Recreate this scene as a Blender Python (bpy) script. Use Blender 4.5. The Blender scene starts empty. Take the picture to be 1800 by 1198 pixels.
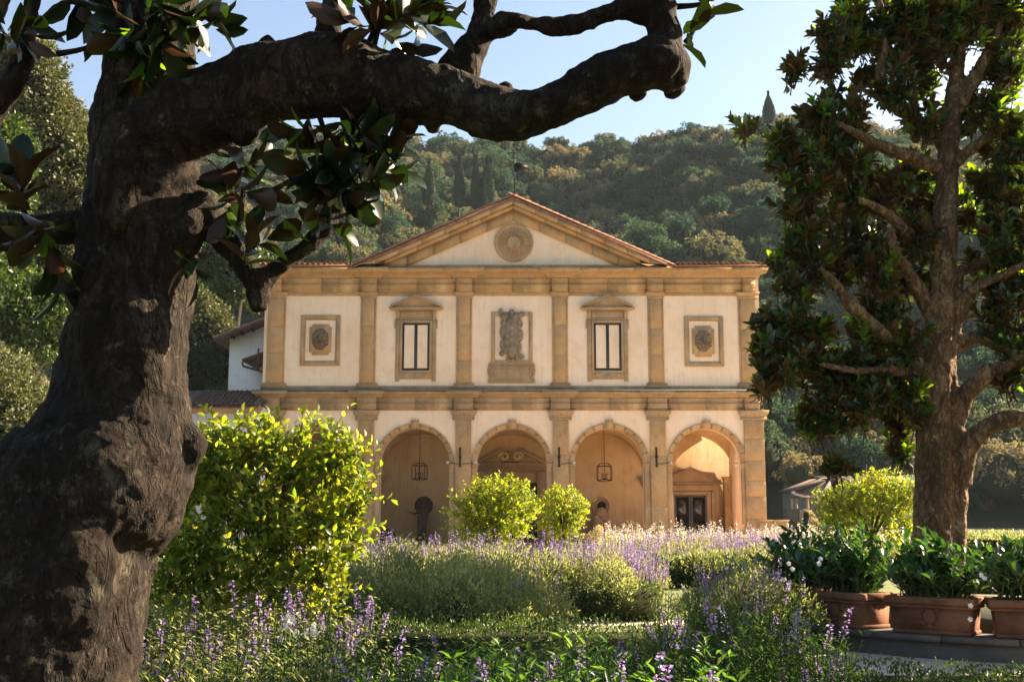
import bpy, bmesh, math, random
import numpy as np
from mathutils import Vector, Matrix, noise as mnoise
R = math.radians
PI = math.pi
rng = np.random.default_rng(7)
random.seed(7)
sc = bpy.context.scene
COL = sc.collection

# ------------------------------------------------------------------ camera
F = 2000.0; PITCH = R(8.56); CAMZ = 1.55
cam_d = bpy.data.cameras.new('camera'); cam = bpy.data.objects.new('camera', cam_d); COL.objects.link(cam)
cam_d.sensor_width = 36.0; cam_d.lens = 36.0 * F / 1800.0; cam_d.clip_start = 0.05; cam_d.clip_end = 6000
cam.location = (0, 0, CAMZ); cam.rotation_euler = (R(90) + PITCH, 0, 0)
sc.camera = cam

# ------------------------------------------------------------------ light
SUN_EL = R(28); SUN_AZ = R(24)            # angle from +X (right) towards +Y (behind the villa)
world = bpy.data.worlds.new('World'); sc.world = world; world.use_nodes = True
wn = world.node_tree; wn.nodes.clear()
sky = wn.nodes.new('ShaderNodeTexSky'); sky.sky_type = 'NISHITA'; sky.sun_disc = False
sky.sun_elevation = SUN_EL; sky.sun_rotation = R(90) - SUN_AZ
sky.altitude = 300; sky.air_density = 1.0; sky.dust_density = 2.2; sky.ozone_density = 1.0
bg = wn.nodes.new('ShaderNodeBackground'); bg.inputs['Strength'].default_value = 0.05
wo = wn.nodes.new('ShaderNodeOutputWorld')
wn.links.new(sky.outputs[0], bg.inputs[0]); wn.links.new(bg.outputs[0], wo.inputs[0])
sd = bpy.data.lights.new('sun', 'SUN'); sd.energy = 5.0; sd.angle = R(0.6); sd.color = (1.0, 0.80, 0.56)
sun = bpy.data.objects.new('sun', sd); COL.objects.link(sun)
sdir = Vector((math.cos(SUN_EL) * math.cos(SUN_AZ), math.cos(SUN_EL) * math.sin(SUN_AZ), math.sin(SUN_EL)))
sun.rotation_euler = sdir.to_track_quat('Z', 'Y').to_euler(); sun.location = (60, 0, 40)
vs = sc.view_settings
vs.view_transform = 'Standard'; vs.look = 'None'; vs.gamma = 1.0; vs.use_curve_mapping = False
vs.exposure = 2.38
sc.render.engine = 'CYCLES'
cy = sc.cycles
cy.use_denoising = True; cy.max_bounces = 8; cy.diffuse_bounces = 5; cy.glossy_bounces = 3
cy.transmission_bounces = 5; cy.transparent_max_bounces = 8; cy.caustics_reflective = False; cy.caustics_refractive = False
cy.sample_clamp_indirect = 6; cy.volume_bounces = 1

# ------------------------------------------------------------------ helpers
SP, CP = math.sin(PITCH), math.cos(PITCH)
def W(px, py, Y):
    u = (px - 900) / F; v = (599 - py) / F
    s = Y / (CP - v * SP)
    return Vector((u * s, Y, CAMZ + s * (SP + v * CP)))
def fx(px, py=600, Y=51.0): return W(px, py, Y).x
def fz(py, Y=51.0): return W(900, py, Y).z
def mpp(Y): return Y / F

WL = {}
def link(o, parent=None, loc=(0, 0, 0)):
    COL.objects.link(o)
    loc = Vector(loc)
    WL[o.name] = loc.copy()
    if parent is not None:
        o.parent = parent; o.location = loc - WL[parent.name]
    else:
        o.location = loc
    return o
def tag(o, label=None, cat=None, group=None, kind=None):
    if label: o['label'] = label
    if cat: o['category'] = cat
    if group: o['group'] = group
    if kind: o['kind'] = kind
    return o
def empty(name, loc, label=None, cat=None, group=None, kind=None, parent=None):
    o = bpy.data.objects.new(name, None); o.empty_display_size = 0.2
    link(o, parent, loc); tag(o, label, cat, group, kind); return o

class G:
    """collects geometry in numpy arrays, then becomes one mesh"""
    def __init__(s): s.V = []; s.Q = []; s.T = []; s.n = 0; s.qm = []; s.tm = []; s.qr = []; s.tr = []
    def add(s, V, Q=None, T=None, mat=0, rnd=None):
        V = np.asarray(V, float).reshape(-1, 3)
        for Fc, L, M, Rr in ((Q, s.Q, s.qm, s.qr), (T, s.T, s.tm, s.tr)):
            if Fc is not None and len(Fc):
                Fc = np.asarray(Fc, np.int64)
                L.append(Fc + s.n); M.append(np.full(len(Fc), mat, np.int32))
                if rnd is None: Rr.append(np.full(len(Fc), 0.5))
                elif np.isscalar(rnd): Rr.append(np.full(len(Fc), rnd))
                else: Rr.append(np.repeat(rnd, len(Fc) // len(rnd)))
        s.V.append(V); s.n += len(V)
    def mesh(s, name, mats, smooth=False, origin=(0, 0, 0)):
        V = np.concatenate(s.V) - np.asarray(origin, float)
        Q = np.concatenate(s.Q) if s.Q else np.zeros((0, 4), np.int64)
        T = np.concatenate(s.T) if s.T else np.zeros((0, 3), np.int64)
        me = bpy.data.meshes.new(name)
        me.vertices.add(len(V)); me.vertices.foreach_set('co', V.astype(np.float32).ravel())
        nl = Q.size + T.size; me.loops.add(nl); me.polygons.add(len(Q) + len(T))
        me.loops.foreach_set('vertex_index', np.concatenate([Q.ravel(), T.ravel()]).astype(np.int32))
        st = np.concatenate([np.arange(len(Q)) * 4, Q.size + np.arange(len(T)) * 3])
        me.polygons.foreach_set('loop_start', st.astype(np.int32))
        me.update(calc_edges=True)
        if not isinstance(mats, (list, tuple)): mats = [mats]
        for m in mats: me.materials.append(m)
        mi = np.concatenate(s.qm + s.tm) if (s.qm or s.tm) else np.zeros(0, np.int32)
        me.polygons.foreach_set('material_index', mi.astype(np.int32))
        a = me.attributes.new('rnd', 'FLOAT', 'FACE')
        a.data.foreach_set('value', np.concatenate(s.qr + s.tr).astype(np.float32))
        if smooth: me.polygons.foreach_set('use_smooth', np.ones(len(Q) + len(T), bool))
        me.validate(); me.update()
        return me
    def obj(s, name, mats, parent=None, smooth=False, origin=None, **kw):
        if origin is None: origin = WL[parent.name] if parent is not None else (0, 0, 0)
        o = bpy.data.objects.new(name, s.mesh(name, mats, smooth, origin))
        link(o, parent, origin); tag(o, **kw); return o

BQ = [(0,3,2,1),(4,5,6,7),(0,1,5,4),(1,2,6,5),(2,3,7,6),(3,0,4,7)]
def box(g, x0, x1, y0, y1, z0, z1, mat=0, rnd=None, taper=0):
    t = taper
    g.add([(x0+t,y0+t,z0),(x1-t,y0+t,z0),(x1-t,y1-t,z0),(x0+t,y1-t,z0),(x0,y0,z1),(x1,y0,z1),(x1,y1,z1),(x0,y1,z1)], Q=BQ, mat=mat, rnd=rnd)
def cbox(g, x0, x1, y0, y1, z0, z1, b=0.012, mat=0):
    """box with chamfered edges"""
    b = min(b, (x1-x0)*.3, (z1-z0)*.3, (y1-y0)*.3)
    bm = bmesh.new(); bmesh.ops.create_cube(bm, size=1)
    for v in bm.verts: v.co = Vector((x0+(v.co.x+.5)*(x1-x0), y0+(v.co.y+.5)*(y1-y0), z0+(v.co.z+.5)*(z1-z0)))
    bmesh.ops.bevel(bm, geom=bm.edges[:], offset=b, segments=1, affect='EDGES', profile=.5)
    addbm(g, bm, mat)
def addbm(g, bm, mat=0, M=None):
    bm.verts.index_update()
    V = [(M @ v.co if M else v.co)[:] for v in bm.verts]
    bmesh.ops.triangulate(bm, faces=[f for f in bm.faces if len(f.verts) > 4])
    Q = [[v.index for v in f.verts] for f in bm.faces if len(f.verts) == 4]
    T = [[v.index for v in f.verts] for f in bm.faces if len(f.verts) == 3]
    g.add(V, Q or None, T or None, mat); bm.free()
def tube(g, pts, rad, sides=8, mat=0, cap=True, rnd=None):
    P = [Vector(p) for p in pts]; n = len(P)
    if np.isscalar(rad): rad = [rad] * n
    T0 = (P[1] - P[0]).normalized(); a = Vector((0, 0, 1)) if abs(T0.z) < .9 else Vector((1, 0, 0))
    N = T0.cross(a).normalized(); V = []
    for i in range(n):
        T = (P[min(i+1, n-1)] - P[max(i-1, 0)]).normalized()
        N = (N - T * N.dot(T)).normalized(); B = T.cross(N)
        for k in range(sides):
            t = 2 * PI * k / sides
            V.append(P[i] + (N * math.cos(t) + B * math.sin(t)) * rad[i])
    Q = [(i*sides+k, i*sides+(k+1) % sides, (i+1)*sides+(k+1) % sides, (i+1)*sides+k) for i in range(n-1) for k in range(sides)]
    Tr = []
    if cap:
        V.append(P[0]); V.append(P[-1]); c0 = n*sides
        Tr = [(c0, (k+1) % sides, k) for k in range(sides)] + [(c0+1, (n-1)*sides+k, (n-1)*sides+(k+1) % sides) for k in range(sides)]
    g.add([v[:] for v in V], Q, Tr or None, mat, rnd)
def lathe(g, prof, c, seg=24, mat=0, axis='z'):
    V = []; n = len(prof)
    for r, h in prof:
        for k in range(seg):
            t = 2*PI*k/seg
            if axis == 'z': V.append((c[0]+r*math.cos(t), c[1]+r*math.sin(t), c[2]+h))
            else: V.append((c[0]+r*math.cos(t), c[1]-h, c[2]+r*math.sin(t)))
    Q = [(i*seg+k, i*seg+(k+1) % seg, (i+1)*seg+(k+1) % seg, (i+1)*seg+k) for i in range(n-1) for k in range(seg)]
    g.add(V, Q, None, mat)
def sphere(g, c, r, seg=12, mat=0, M=None):
    bm = bmesh.new(); bmesh.ops.create_icosphere(bm, subdivisions=2 if seg <= 12 else 3, radius=1)
    if np.isscalar(r): r = (r, r, r)
    Mx = Matrix.Translation(c) @ (M or Matrix.Identity(4)) @ Matrix.Diagonal((*r, 1))
    addbm(g, bm, mat, Mx)
def smooth_path(pts, sub=5):
    """Catmull-Rom through points (x,y,z,r)"""
    P = [np.array(p, float) for p in pts]; P = [2*P[0]-P[1]] + P + [2*P[-1]-P[-2]]; out = []
    for i in range(1, len(P)-2):
        for k in range(sub):
            t = k/sub
            out.append(.5*((2*P[i])+(-P[i-1]+P[i+1])*t+(2*P[i-1]-5*P[i]+4*P[i+1]-P[i+2])*t*t+(-P[i-1]+3*P[i]-3*P[i+1]+P[i+2])*t**3))
    out.append(P[-2]); return out

# leaf templates: Y along the leaf, X across, Z up.   (verts, quads, tris)
L_DIA = (np.array([(0,0,0),(.5,.45,.10),(0,1,-.06),(-.5,.45,.10)]), None, np.array([(0,1,2),(0,2,3)]))
L_MAG = (np.array([(0,0,0),(.36,.25,.07),(.5,.55,.08),(.30,.85,.0),(0,1,-.10),(-.30,.85,.0),(-.5,.55,.08),(-.36,.25,.07),(0,.27,.0),(0,.56,.0),(0,.84,-.05)]),
         np.array([(8,1,2,9),(9,2,3,10),(7,8,9,6),(6,9,10,5)]), np.array([(0,1,8),(0,8,7),(10,3,4),(10,4,5)]))
def nrm(a): return a / np.maximum(np.linalg.norm(a, axis=-1, keepdims=True), 1e-9)
def place(g, tpl, pos, d, up, size, wid=.45, mat=0, rnd=None):
    pos = np.asarray(pos, float); n = len(pos); d = nrm(np.asarray(d, float)); up = np.asarray(up, float)
    X = nrm(np.cross(d, up)); Z = np.cross(X, d)
    size = np.broadcast_to(np.asarray(size, float), (n,)); wid = np.broadcast_to(np.asarray(wid, float), (n,))
    V, Q, T = tpl; k = len(V)
    P = pos[:, None] + size[:, None, None]*(V[None, :, 0:1]*wid[:, None, None]*X[:, None] + V[None, :, 1:2]*d[:, None] + V[None, :, 2:3]*Z[:, None])
    off = (np.arange(n)*k)[:, None, None]
    if rnd is None: rnd = rng.random(n)
    base = g.n; Vf = P.reshape(-1, 3)
    q = (Q[None]+off).reshape(-1, 4) if Q is not None else None
    t = (T[None]+off).reshape(-1, 3) if T is not None else None
    g.V.append(Vf); g.n += len(Vf)
    for Fc, L, M_, R_ in ((q, g.Q, g.qm, g.qr), (t, g.T, g.tm, g.tr)):
        if Fc is not None:
            L.append(Fc+base); M_.append(np.full(len(Fc), mat, np.int32)); R_.append(np.repeat(rnd, len(Fc)//n))
def rdir(n): return nrm(rng.normal(size=(n, 3)))

# ------------------------------------------------------------------ materials
def mat(name):
    m = bpy.data.materials.new(name); m.use_nodes = True; nt = m.node_tree
    return m, nt, nt.nodes['Principled BSDF'], nt.nodes['Material Output']
def nd(nt, t, **kw):
    n = nt.nodes.new(t)
    for k, v in kw.items():
        if k in n.inputs: n.inputs[k].default_value = v
        else: setattr(n, k, v)
    return n
def ramp(nt, fac, stops, interp='LINEAR'):
    r = nt.nodes.new('ShaderNodeValToRGB'); r.color_ramp.interpolation = interp
    e = r.color_ramp.elements
    while len(e) > 1: e.remove(e[-1])
    e[0].position = stops[0][0]; e[0].color = (*stops[0][1], 1)
    for p, c in stops[1:]:
        x = e.new(p); x.color = (*c, 1)
    nt.links.new(fac, r.inputs[0]); return r.outputs[0]
def mixc(nt, fac, a, b, mode='MIX'):
    m = nt.nodes.new('ShaderNodeMix'); m.data_type = 'RGBA'; m.blend_type = mode
    for s, v in ((m.inputs[0], fac), (m.inputs[6], a), (m.inputs[7], b)):
        if hasattr(v, 'is_linked') or isinstance(v, bpy.types.NodeSocket): nt.links.new(v, s)
        elif isinstance(v, tuple): s.default_value = (*v, 1)
        else: s.default_value = v
    return m.outputs[2]
def noise(nt, scale, detail=6, rough=.6, coord='Object', vscale=None, dist=0):
    tc = nt.nodes.new('ShaderNodeTexCoord'); n = nt.nodes.new('ShaderNodeTexNoise')
    n.inputs['Scale'].default_value = scale; n.inputs['Detail'].default_value = detail; n.inputs['Roughness'].default_value = rough
    n.inputs['Distortion'].default_value = dist
    src = tc.outputs[coord]
    if vscale:
        mp = nt.nodes.new('ShaderNodeMapping'); mp.inputs['Scale'].default_value = vscale
        nt.links.new(src, mp.inputs[0]); src = mp.outputs[0]
    nt.links.new(src, n.inputs[0]); return n.outputs[0]
def bump(nt, h, bs, strength=.5, dist=.02):
    b = nt.nodes.new('ShaderNodeBump'); b.inputs['Strength'].default_value = strength; b.inputs['Distance'].default_value = dist
    nt.links.new(h, b.inputs['Height']); nt.links.new(b.outputs[0], bs.inputs['Normal'])
def objrand(nt):
    return nt.nodes.new('ShaderNodeObjectInfo').outputs['Random']

def m_stone(name, c1, c2, c3, dark=(.12,.10,.075)):
    m, nt, bs, out = mat(name)
    a = ramp(nt, noise(nt, 1.3, 8, .62), [(.3, c1), (.52, c2), (.7, c3)])
    r = ramp(nt, objrand(nt), [(0, (.92,.91,.89)), (.5, (1,1,1)), (1, (1.08,1.05,1.02))])
    a = mixc(nt, 1.0, a, r, 'MULTIPLY')
    st = ramp(nt, noise(nt, .9, 7, .7, vscale=(2.2, 2.2, .6)), [(.50, (0,0,0)), (.75, (.55,.55,.55))])
    a = mixc(nt, st, a, dark)
    a = mixc(nt, ramp(nt, noise(nt, 3.2, 9, .78), [(.56,(0,0,0)),(.72,(.55,.55,.55))]), a, (c1[0]*.55,c1[1]*.6,c1[2]*.7))
    fine = noise(nt, 9, 8, .7)
    a = mixc(nt, ramp(nt, fine, [(.42, (.0,.0,.0)), (.75, (.35,.35,.35))]), a, (c3[0]*1.15, c3[1]*1.12, c3[2]*1.05))
    nt.links.new(a, bs.inputs['Base Color']); bs.inputs['Roughness'].default_value = .9; bs.inputs['Specular IOR Level'].default_value = .2
    bump(nt, fine, bs, .6, .02); return m
STONE = m_stone('pietra serena ochre stone', (.36,.215,.098), (.45,.285,.138), (.54,.375,.21))
STONE_G = m_stone('weathered grey stone', (.30,.195,.105), (.39,.265,.15), (.47,.35,.22), (.12,.095,.065))
def m_plaster(name, c1, c2, c3, stain=(.42,.30,.20)):
    m, nt, bs, out = mat(name)
    a = ramp(nt, noise(nt, .35, 8, .6), [(.3, c1), (.5, c2), (.72, c3)])
    s = ramp(nt, noise(nt, 1.6, 9, .72), [(.50, (0,0,0)), (.74, (.6,.6,.6))])
    a = mixc(nt, s, a, stain)
    k = ramp(nt, noise(nt, 2.2, 8, .75, vscale=(1.6,1.6,.16)), [(.50, (0,0,0)), (.72, (.45,.45,.45))])
    a = mixc(nt, k, a, (stain[0]*.9,stain[1]*.9,stain[2]*.9))
    w = ramp(nt, noise(nt, .7, 8, .7, vscale=(1.5,1.5,.4)), [(.5, (0,0,0)), (.78, (.4,.4,.4))])
    a = mixc(nt, w, a, (.86,.78,.68))
    nt.links.new(a, bs.inputs['Base Color']); bs.inputs['Roughness'].default_value = .95; bs.inputs['Specular IOR Level'].default_value = .1
    bump(nt, noise(nt, 7, 9, .7), bs, .35, .02); return m
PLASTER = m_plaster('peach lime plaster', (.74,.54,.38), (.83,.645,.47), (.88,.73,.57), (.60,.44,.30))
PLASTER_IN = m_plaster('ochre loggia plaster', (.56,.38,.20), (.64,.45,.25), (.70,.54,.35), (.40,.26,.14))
WHITEWASH = m_plaster('white washed plaster', (.66,.60,.54), (.74,.68,.62), (.78,.74,.69), (.5,.44,.38))
def m_plain(name, c, rough=.6, metal=0, var=.25, scale=6, spec=.4, bstr=.2):
    m, nt, bs, out = mat(name)
    a = ramp(nt, noise(nt, scale, 6, .65), [(.3, tuple(x*(1-var) for x in c)), (.7, tuple(min(1, x*(1+var)) for x in c))])
    r = ramp(nt, objrand(nt), [(0, (.9,.9,.9)), (1, (1.1,1.1,1.1))]); a = mixc(nt, 1., a, r, 'MULTIPLY')
    nt.links.new(a, bs.inputs['Base Color']); bs.inputs['Roughness'].default_value = rough
    bs.inputs['Metallic'].default_value = metal; bs.inputs['Specular IOR Level'].default_value = spec
    if bstr: bump(nt, noise(nt, scale*3, 6, .7), bs, bstr, .01)
    return m
IRON = m_plain('black wrought iron', (.018,.017,.016), .55, .6)
STEEL = m_plain('pale grey lamp metal', (.45,.47,.5), .4, .4)
FRAME = m_plain('dark window frame paint', (.022,.024,.026), .45)
FRAME_G = m_plain('grey blue door frame paint', (.07,.08,.09), .5)
WOOD = m_plain('dark oak', (.022,.014,.009), .7)
CARVE = m_plain('dark weathered carving', (.17,.125,.085), .95, 0, .5, 6, .1, .6)
VOID = m_plain('painted dark of unlit interior', (.02,.016,.012), .9)  # near-black colour stands in for the darkness behind openings
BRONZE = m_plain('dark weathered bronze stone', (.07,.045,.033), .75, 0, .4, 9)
TERRA = m_plain('terracotta', (.165,.075,.043), .9, 0, .55, 2.2, .15, .5)  # darkened so the colour carries the shade over the planters
COTTO = m_plain('old roof tile', (.33,.165,.105), .9, 0, .45, 5, .2, .5)
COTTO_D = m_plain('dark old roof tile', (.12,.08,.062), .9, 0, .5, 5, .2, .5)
SLATE = m_plain('dark plinth stone', (.10,.085,.07), .85, 0, .35, 2.5, .2, .5)
LEADG = m_plain('grey lead flashing', (.20,.21,.21), .6, .3)
def m_glass(name, c, metal):
    m, nt, bs, out = mat(name)
    a = ramp(nt, noise(nt, 7, 4, .6, vscale=(1.6,1,.12)), [(.35, tuple(x*.62 for x in c)), (.65, c)])  # vertical streaks painted as the shading of curtain folds
    a = mixc(nt, ramp(nt, noise(nt, 2.6, 8, .75), [(.55,(0,0,0)),(.62,(.7,.7,.7))]), a, tuple(x*.35 for x in c))  # dark blotches painted as reflections of trees
    nt.links.new(a, bs.inputs['Base Color']); bs.inputs['Roughness'].default_value = .05; bs.inputs['Metallic'].default_value = metal
    bs.inputs['Coat Weight'].default_value = 1; bs.inputs['Coat Roughness'].default_value = .02
    bump(nt, noise(nt, 1.5, 2, .5), bs, .08, .05); return m
GLASS = m_glass('curtained pane with painted reflections', (.60,.72,.75), .2)
GLASS_D = m_glass('dark door pane', (.035,.028,.02), .1)

def m_leaf(name, stops, trans=.45, tcol=None, rough=.5, under=None, spec=.4, island=False, objr=False, sat=1.0):
    m, nt, bs, out = mat(name)
    at = nt.nodes.new('ShaderNodeAttribute'); at.attribute_name = 'rnd'
    fac = at.outputs['Fac']
    if objr: fac = objrand(nt)
    a = ramp(nt, fac, stops)
    if objr == 'both':
        b = ramp(nt, at.outputs['Fac'], [(0, (.75,.75,.75)), (1, (1.25,1.25,1.2))]); a = mixc(nt, 1., a, b, 'MULTIPLY')
    if under:
        gm = nt.nodes.new('ShaderNodeNewGeometry'); a2 = mixc(nt, gm.outputs['Backfacing'], a, under)
    else: a2 = a
    nt.links.new(a2, bs.inputs['Base Color']); bs.inputs['Roughness'].default_value = rough; bs.inputs['Specular IOR Level'].default_value = spec
    if trans > 0:
        tr = nt.nodes.new('ShaderNodeBsdfTranslucent'); mx = nt.nodes.new('ShaderNodeMixShader'); mx.inputs[0].default_value = trans
        tc = mixc(nt, 1., a, tcol if tcol else (1.5,1.5,.6), 'MULTIPLY')
        nt.links.new(tc, tr.inputs[0]); nt.links.new(bs.outputs[0], mx.inputs[1]); nt.links.new(tr.outputs[0], mx.inputs[2])
        nt.links.new(mx.outputs[0], out.inputs['Surface'])
    return m
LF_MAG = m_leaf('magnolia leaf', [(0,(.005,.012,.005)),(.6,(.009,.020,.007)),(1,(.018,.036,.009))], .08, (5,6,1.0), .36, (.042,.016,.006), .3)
LF_MAG2 = m_leaf('young magnolia leaf', [(0,(.05,.11,.012)),(1,(.10,.15,.016))], .55, (3.2,2.9,.5), .3, None, .6)  # yellow-green of leaves lit from behind, put into the colour
LF_CIT = m_leaf('citrus leaf', [(0,(.05,.10,.012)),(.5,(.12,.17,.016)),(1,(.27,.27,.03))], .62, (2.7,2.4,.8), .38)
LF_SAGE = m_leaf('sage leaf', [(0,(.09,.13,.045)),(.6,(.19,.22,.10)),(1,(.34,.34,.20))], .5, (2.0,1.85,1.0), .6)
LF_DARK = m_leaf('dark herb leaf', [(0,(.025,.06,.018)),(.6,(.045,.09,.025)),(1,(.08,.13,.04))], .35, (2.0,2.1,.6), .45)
LF_BROAD = m_leaf('broad herb leaf', [(0,(.04,.10,.02)),(.6,(.07,.15,.03)),(1,(.14,.22,.05))], .45, (2.2,2.2,.6), .4)
LF_BOX = m_leaf('box hedge leaf', [(0,(.025,.05,.012)),(.6,(.05,.085,.02)),(1,(.11,.14,.04))], .3, (1.8,1.8,.6), .45)
LF_OAK = m_leaf('holm oak leaf', [(0,(.055,.065,.025)),(.5,(.085,.095,.038)),(1,(.13,.13,.06))], .25, (1.6,1.6,.8), .6)
LF_HILL = m_leaf('far wood leaf', [(0,(.026,.070,.045)),(.35,(.045,.095,.052)),(.7,(.13,.14,.072)),(1,(.23,.19,.115))], .30, (1.5,1.4,.9), .7, None, .2, objr='both')  # ramp paints crowns from bluish shade to beige sunlit tone
LF_CYP = m_leaf('cypress leaf', [(0,(.018,.035,.014)),(1,(.04,.065,.025))], .1, None, .7)
FL_PUR = m_leaf('purple floret', [(0,(.27,.16,.42)),(.6,(.42,.29,.56)),(1,(.64,.50,.70))], .35, (1.3,1.2,1.4), .6)
FL_PALE = m_leaf('pale pink white floret', [(0,(.58,.48,.42)),(.6,(.74,.64,.56)),(1,(.84,.78,.70))], .5, (1.2,1.2,1.1), .6)
FL_WHITE = m_leaf('white petal', [(0,(.72,.70,.66)),(1,(.82,.80,.76))], .3, (1,1,1), .5)
FL_CREAM = m_leaf('cream hydrangea petal', [(0,(.50,.42,.20)),(1,(.70,.62,.38))], .4, (1.2,1.1,.8), .6)
STEM = m_plain('green stem', (.09,.11,.04), .7, 0, .3, 8, .2, 0)
TWIG = m_plain('brown twig', (.085,.055,.03), .85, 0, .3, 8, .2, .2)
INNER = m_plain('dark foliage core with painted shade', (.03,.035,.015), .95, 0, .3, 8, .05, 0)  # solid dark core; the shade inside foliage is put into its colour

def m_bark(name, c0, c1, c2, lich, sc_=6, bd=.02):
    m, nt, bs, out = mat(name)
    n1 = noise(nt, sc_*3.2, 10, .76, vscale=(1,1,.6), dist=.3)
    a = ramp(nt, n1, [(.34, c0), (.5, c1), (.66, c2)])
    big = ramp(nt, noise(nt, 1.4, 6, .6, vscale=(1,1,.5)), [(.35, (.6,.56,.52)), (.65, (1.35,1.32,1.25))]); a = mixc(nt, 1., a, big, 'MULTIPLY')
    l = ramp(nt, noise(nt, 4.3, 10, .78), [(.55, (0,0,0)), (.63, (.8,.8,.8))]); a = mixc(nt, l, a, lich)
    l2 = ramp(nt, noise(nt, 15, 6, .7), [(.60, (0,0,0)), (.66, (.6,.6,.6))]); a = mixc(nt, l2, a, tuple(min(1,x*1.7) for x in lich))
    f1 = ramp(nt, noise(nt, sc_*.75, 5, .62, vscale=(1,1,.42), dist=.5), [(.455, (1,1,1)), (.49, (.0,.0,.0)), (.51, (0,0,0)), (.545, (1,1,1))])
    f2 = ramp(nt, noise(nt, sc_*1.9, 5, .65, vscale=(1,1,.6), dist=.3), [(.46, (1,1,1)), (.495, (.25,.25,.25)), (.53, (1,1,1))])
    cr = mixc(nt, 1., f1, f2, 'MULTIPLY')
    a = mixc(nt, mixc(nt, .75, (1,1,1), cr), tuple(x*.5 for x in c0), a)
    nt.links.new(a, bs.inputs['Base Color']); bs.inputs['Roughness'].default_value = .9; bs.inputs['Specular IOR Level'].default_value = .2
    h = mixc(nt, .45, n1, cr); bump(nt, h, bs, .9, bd); return m
BARK = m_bark('old magnolia bark', (.010,.0065,.0045), (.023,.0155,.0105), (.046,.033,.023), (.075,.066,.045), 7, .02)  # darker bark copy; shade on the near trunk is in the colour
BARK2 = m_bark('magnolia bark with painted sunlight', (.10,.055,.028), (.20,.122,.065), (.32,.21,.12), (.32,.26,.14), 5, .035)  # lighter bark copy; the sun on the trunk is painted in

# ------------------------------------------------------------------ terrain
def hill_h(x, y):
    """height of the land"""
    x = np.asarray(x, float); y = np.asarray(y, float)
    t = np.clip((y-118)/190, 0, 1)
    h = 99*(t**1.05)*(1-.18*t*0)
    h = h + np.clip((y-308)/200, 0, 1)*(-30)
    u = x/np.maximum(y, 1)
    # skyline lift at the right, spurs and gullies
    h = h*(1 + .05*np.clip((u-.21)/.1, 0, 1) + .07*np.clip((-.1-u)/.3, 0, 1))
    w = np.clip((y-125)/60, 0, 1)*np.clip((330-y)/60, .3, 1)
    h = h + w*(5*np.sin((x+.35*y)/21.0) + 4*np.sin((x-.5*y)/13.0+1.0))
    # unseen rise east of the frame, added to shade the hill's right side
    xe = x - (.47*y+22)
    h = h + np.clip((y-135)/45, 0, 1)*np.clip(xe/150, 0, 1)*84
    xw = -x - (.47*y+40)
    h = h + np.clip((y-60)/60, 0, 1)*np.clip(xw/200, 0, 1)*60
    return h
def build_hill():
    nx, ny = 150, 120
    xs = np.linspace(-420, 480, nx); ys = np.linspace(112, 640, ny)
    X, Y = np.meshgrid(xs, ys); Z = hill_h(X, Y) - .6
    V = np.stack([X.ravel(), Y.ravel(), Z.ravel()], 1)
    i = np.arange(nx*ny).reshape(ny, nx)
    Q = np.stack([i[:-1,:-1], i[:-1,1:], i[1:,1:], i[1:,:-1]], -1).reshape(-1, 4)
    m, nt, bs, out = mat('hill undergrowth')
    a = ramp(nt, noise(nt, .08, 8, .7), [(.35,(.03,.04,.018)),(.6,(.06,.065,.03))]); nt.links.new(a, bs.inputs['Base Color']); bs.inputs['Roughness'].default_value = 1
    g = G(); g.add(V, Q); g.obj('hill', m, smooth=True, kind='structure')
build_hill()
m, nt, bs, out = mat('garden soil and grass')
a = ramp(nt, noise(nt, .9, 9, .7), [(.35,(.05,.055,.02)),(.55,(.09,.10,.035)),(.75,(.14,.13,.06))])
nt.links.new(a, bs.inputs['Base Color']); bs.inputs['Roughness'].default_value = 1; bump(nt, noise(nt, 30, 6, .7), bs, .8, .03)
SOIL = m
g = G(); g.add([(-3000,-1500,0),(3000,-1500,0),(3000,4000,0),(-3000,4000,0)], Q=[(0,1,2,3)]); g.obj('ground', SOIL, kind='structure')
m, nt, bs, out = mat('pale gravel')
a = ramp(nt, noise(nt, 60, 4, .8), [(.3,(.44,.35,.25)),(.5,(.60,.50,.38)),(.7,(.70,.60,.47))]); a = mixc(nt, ramp(nt, noise(nt,.5,5,.6),[(.4,(0,0,0)),(.7,(.3,.3,.3))]), a, (.36,.29,.2))
nt.links.new(a, bs.inputs['Base Color']); bs.inputs['Roughness'].default_value = .95; bump(nt, noise(nt, 70, 4, .7), bs, .7, .02)
GRAVEL = m
m, nt, bs, out = mat('mown lawn')
a = ramp(nt, noise(nt, 3, 9, .75), [(.3,(.10,.13,.035)),(.5,(.15,.18,.05)),(.7,(.22,.23,.08))])
nt.links.new(a, bs.inputs['Base Color']); bs.inputs['Roughness'].default_value = .9; bump(nt, noise(nt, 60, 6, .8), bs, .9, .03)
LAWN = m
def sheet(name, pts, z, m, kind='structure'):
    g = G(); n = len(pts); g.add([(p[0],p[1],z) for p in pts]+[(sum(p[0] for p in pts)/n, sum(p[1] for p in pts)/n, z)], T=[(i,(i+1)%n,n) for i in range(n)]); return g.obj(name, m, kind=kind)
sheet('lawn', [(-9,9.4),(12,9.4),(14,30),(-12,30)], .004, LAWN)
sheet('path', [(-30,30.5),(40,30.5),(40,50.6),(-30,50.6)], .004, GRAVEL)  # forecourt hidden by plants, added pale to bounce light onto the facade
sheet('path', [(2.2,9.4),(12,9.0),(15,19),(6,19.5),(3.0,15.6),(2.4,12)], .008, GRAVEL)
sheet('path', [(.9,16.1),(3.2,16.1),(3.4,16.9),(.9,16.9)], .008, GRAVEL)

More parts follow.
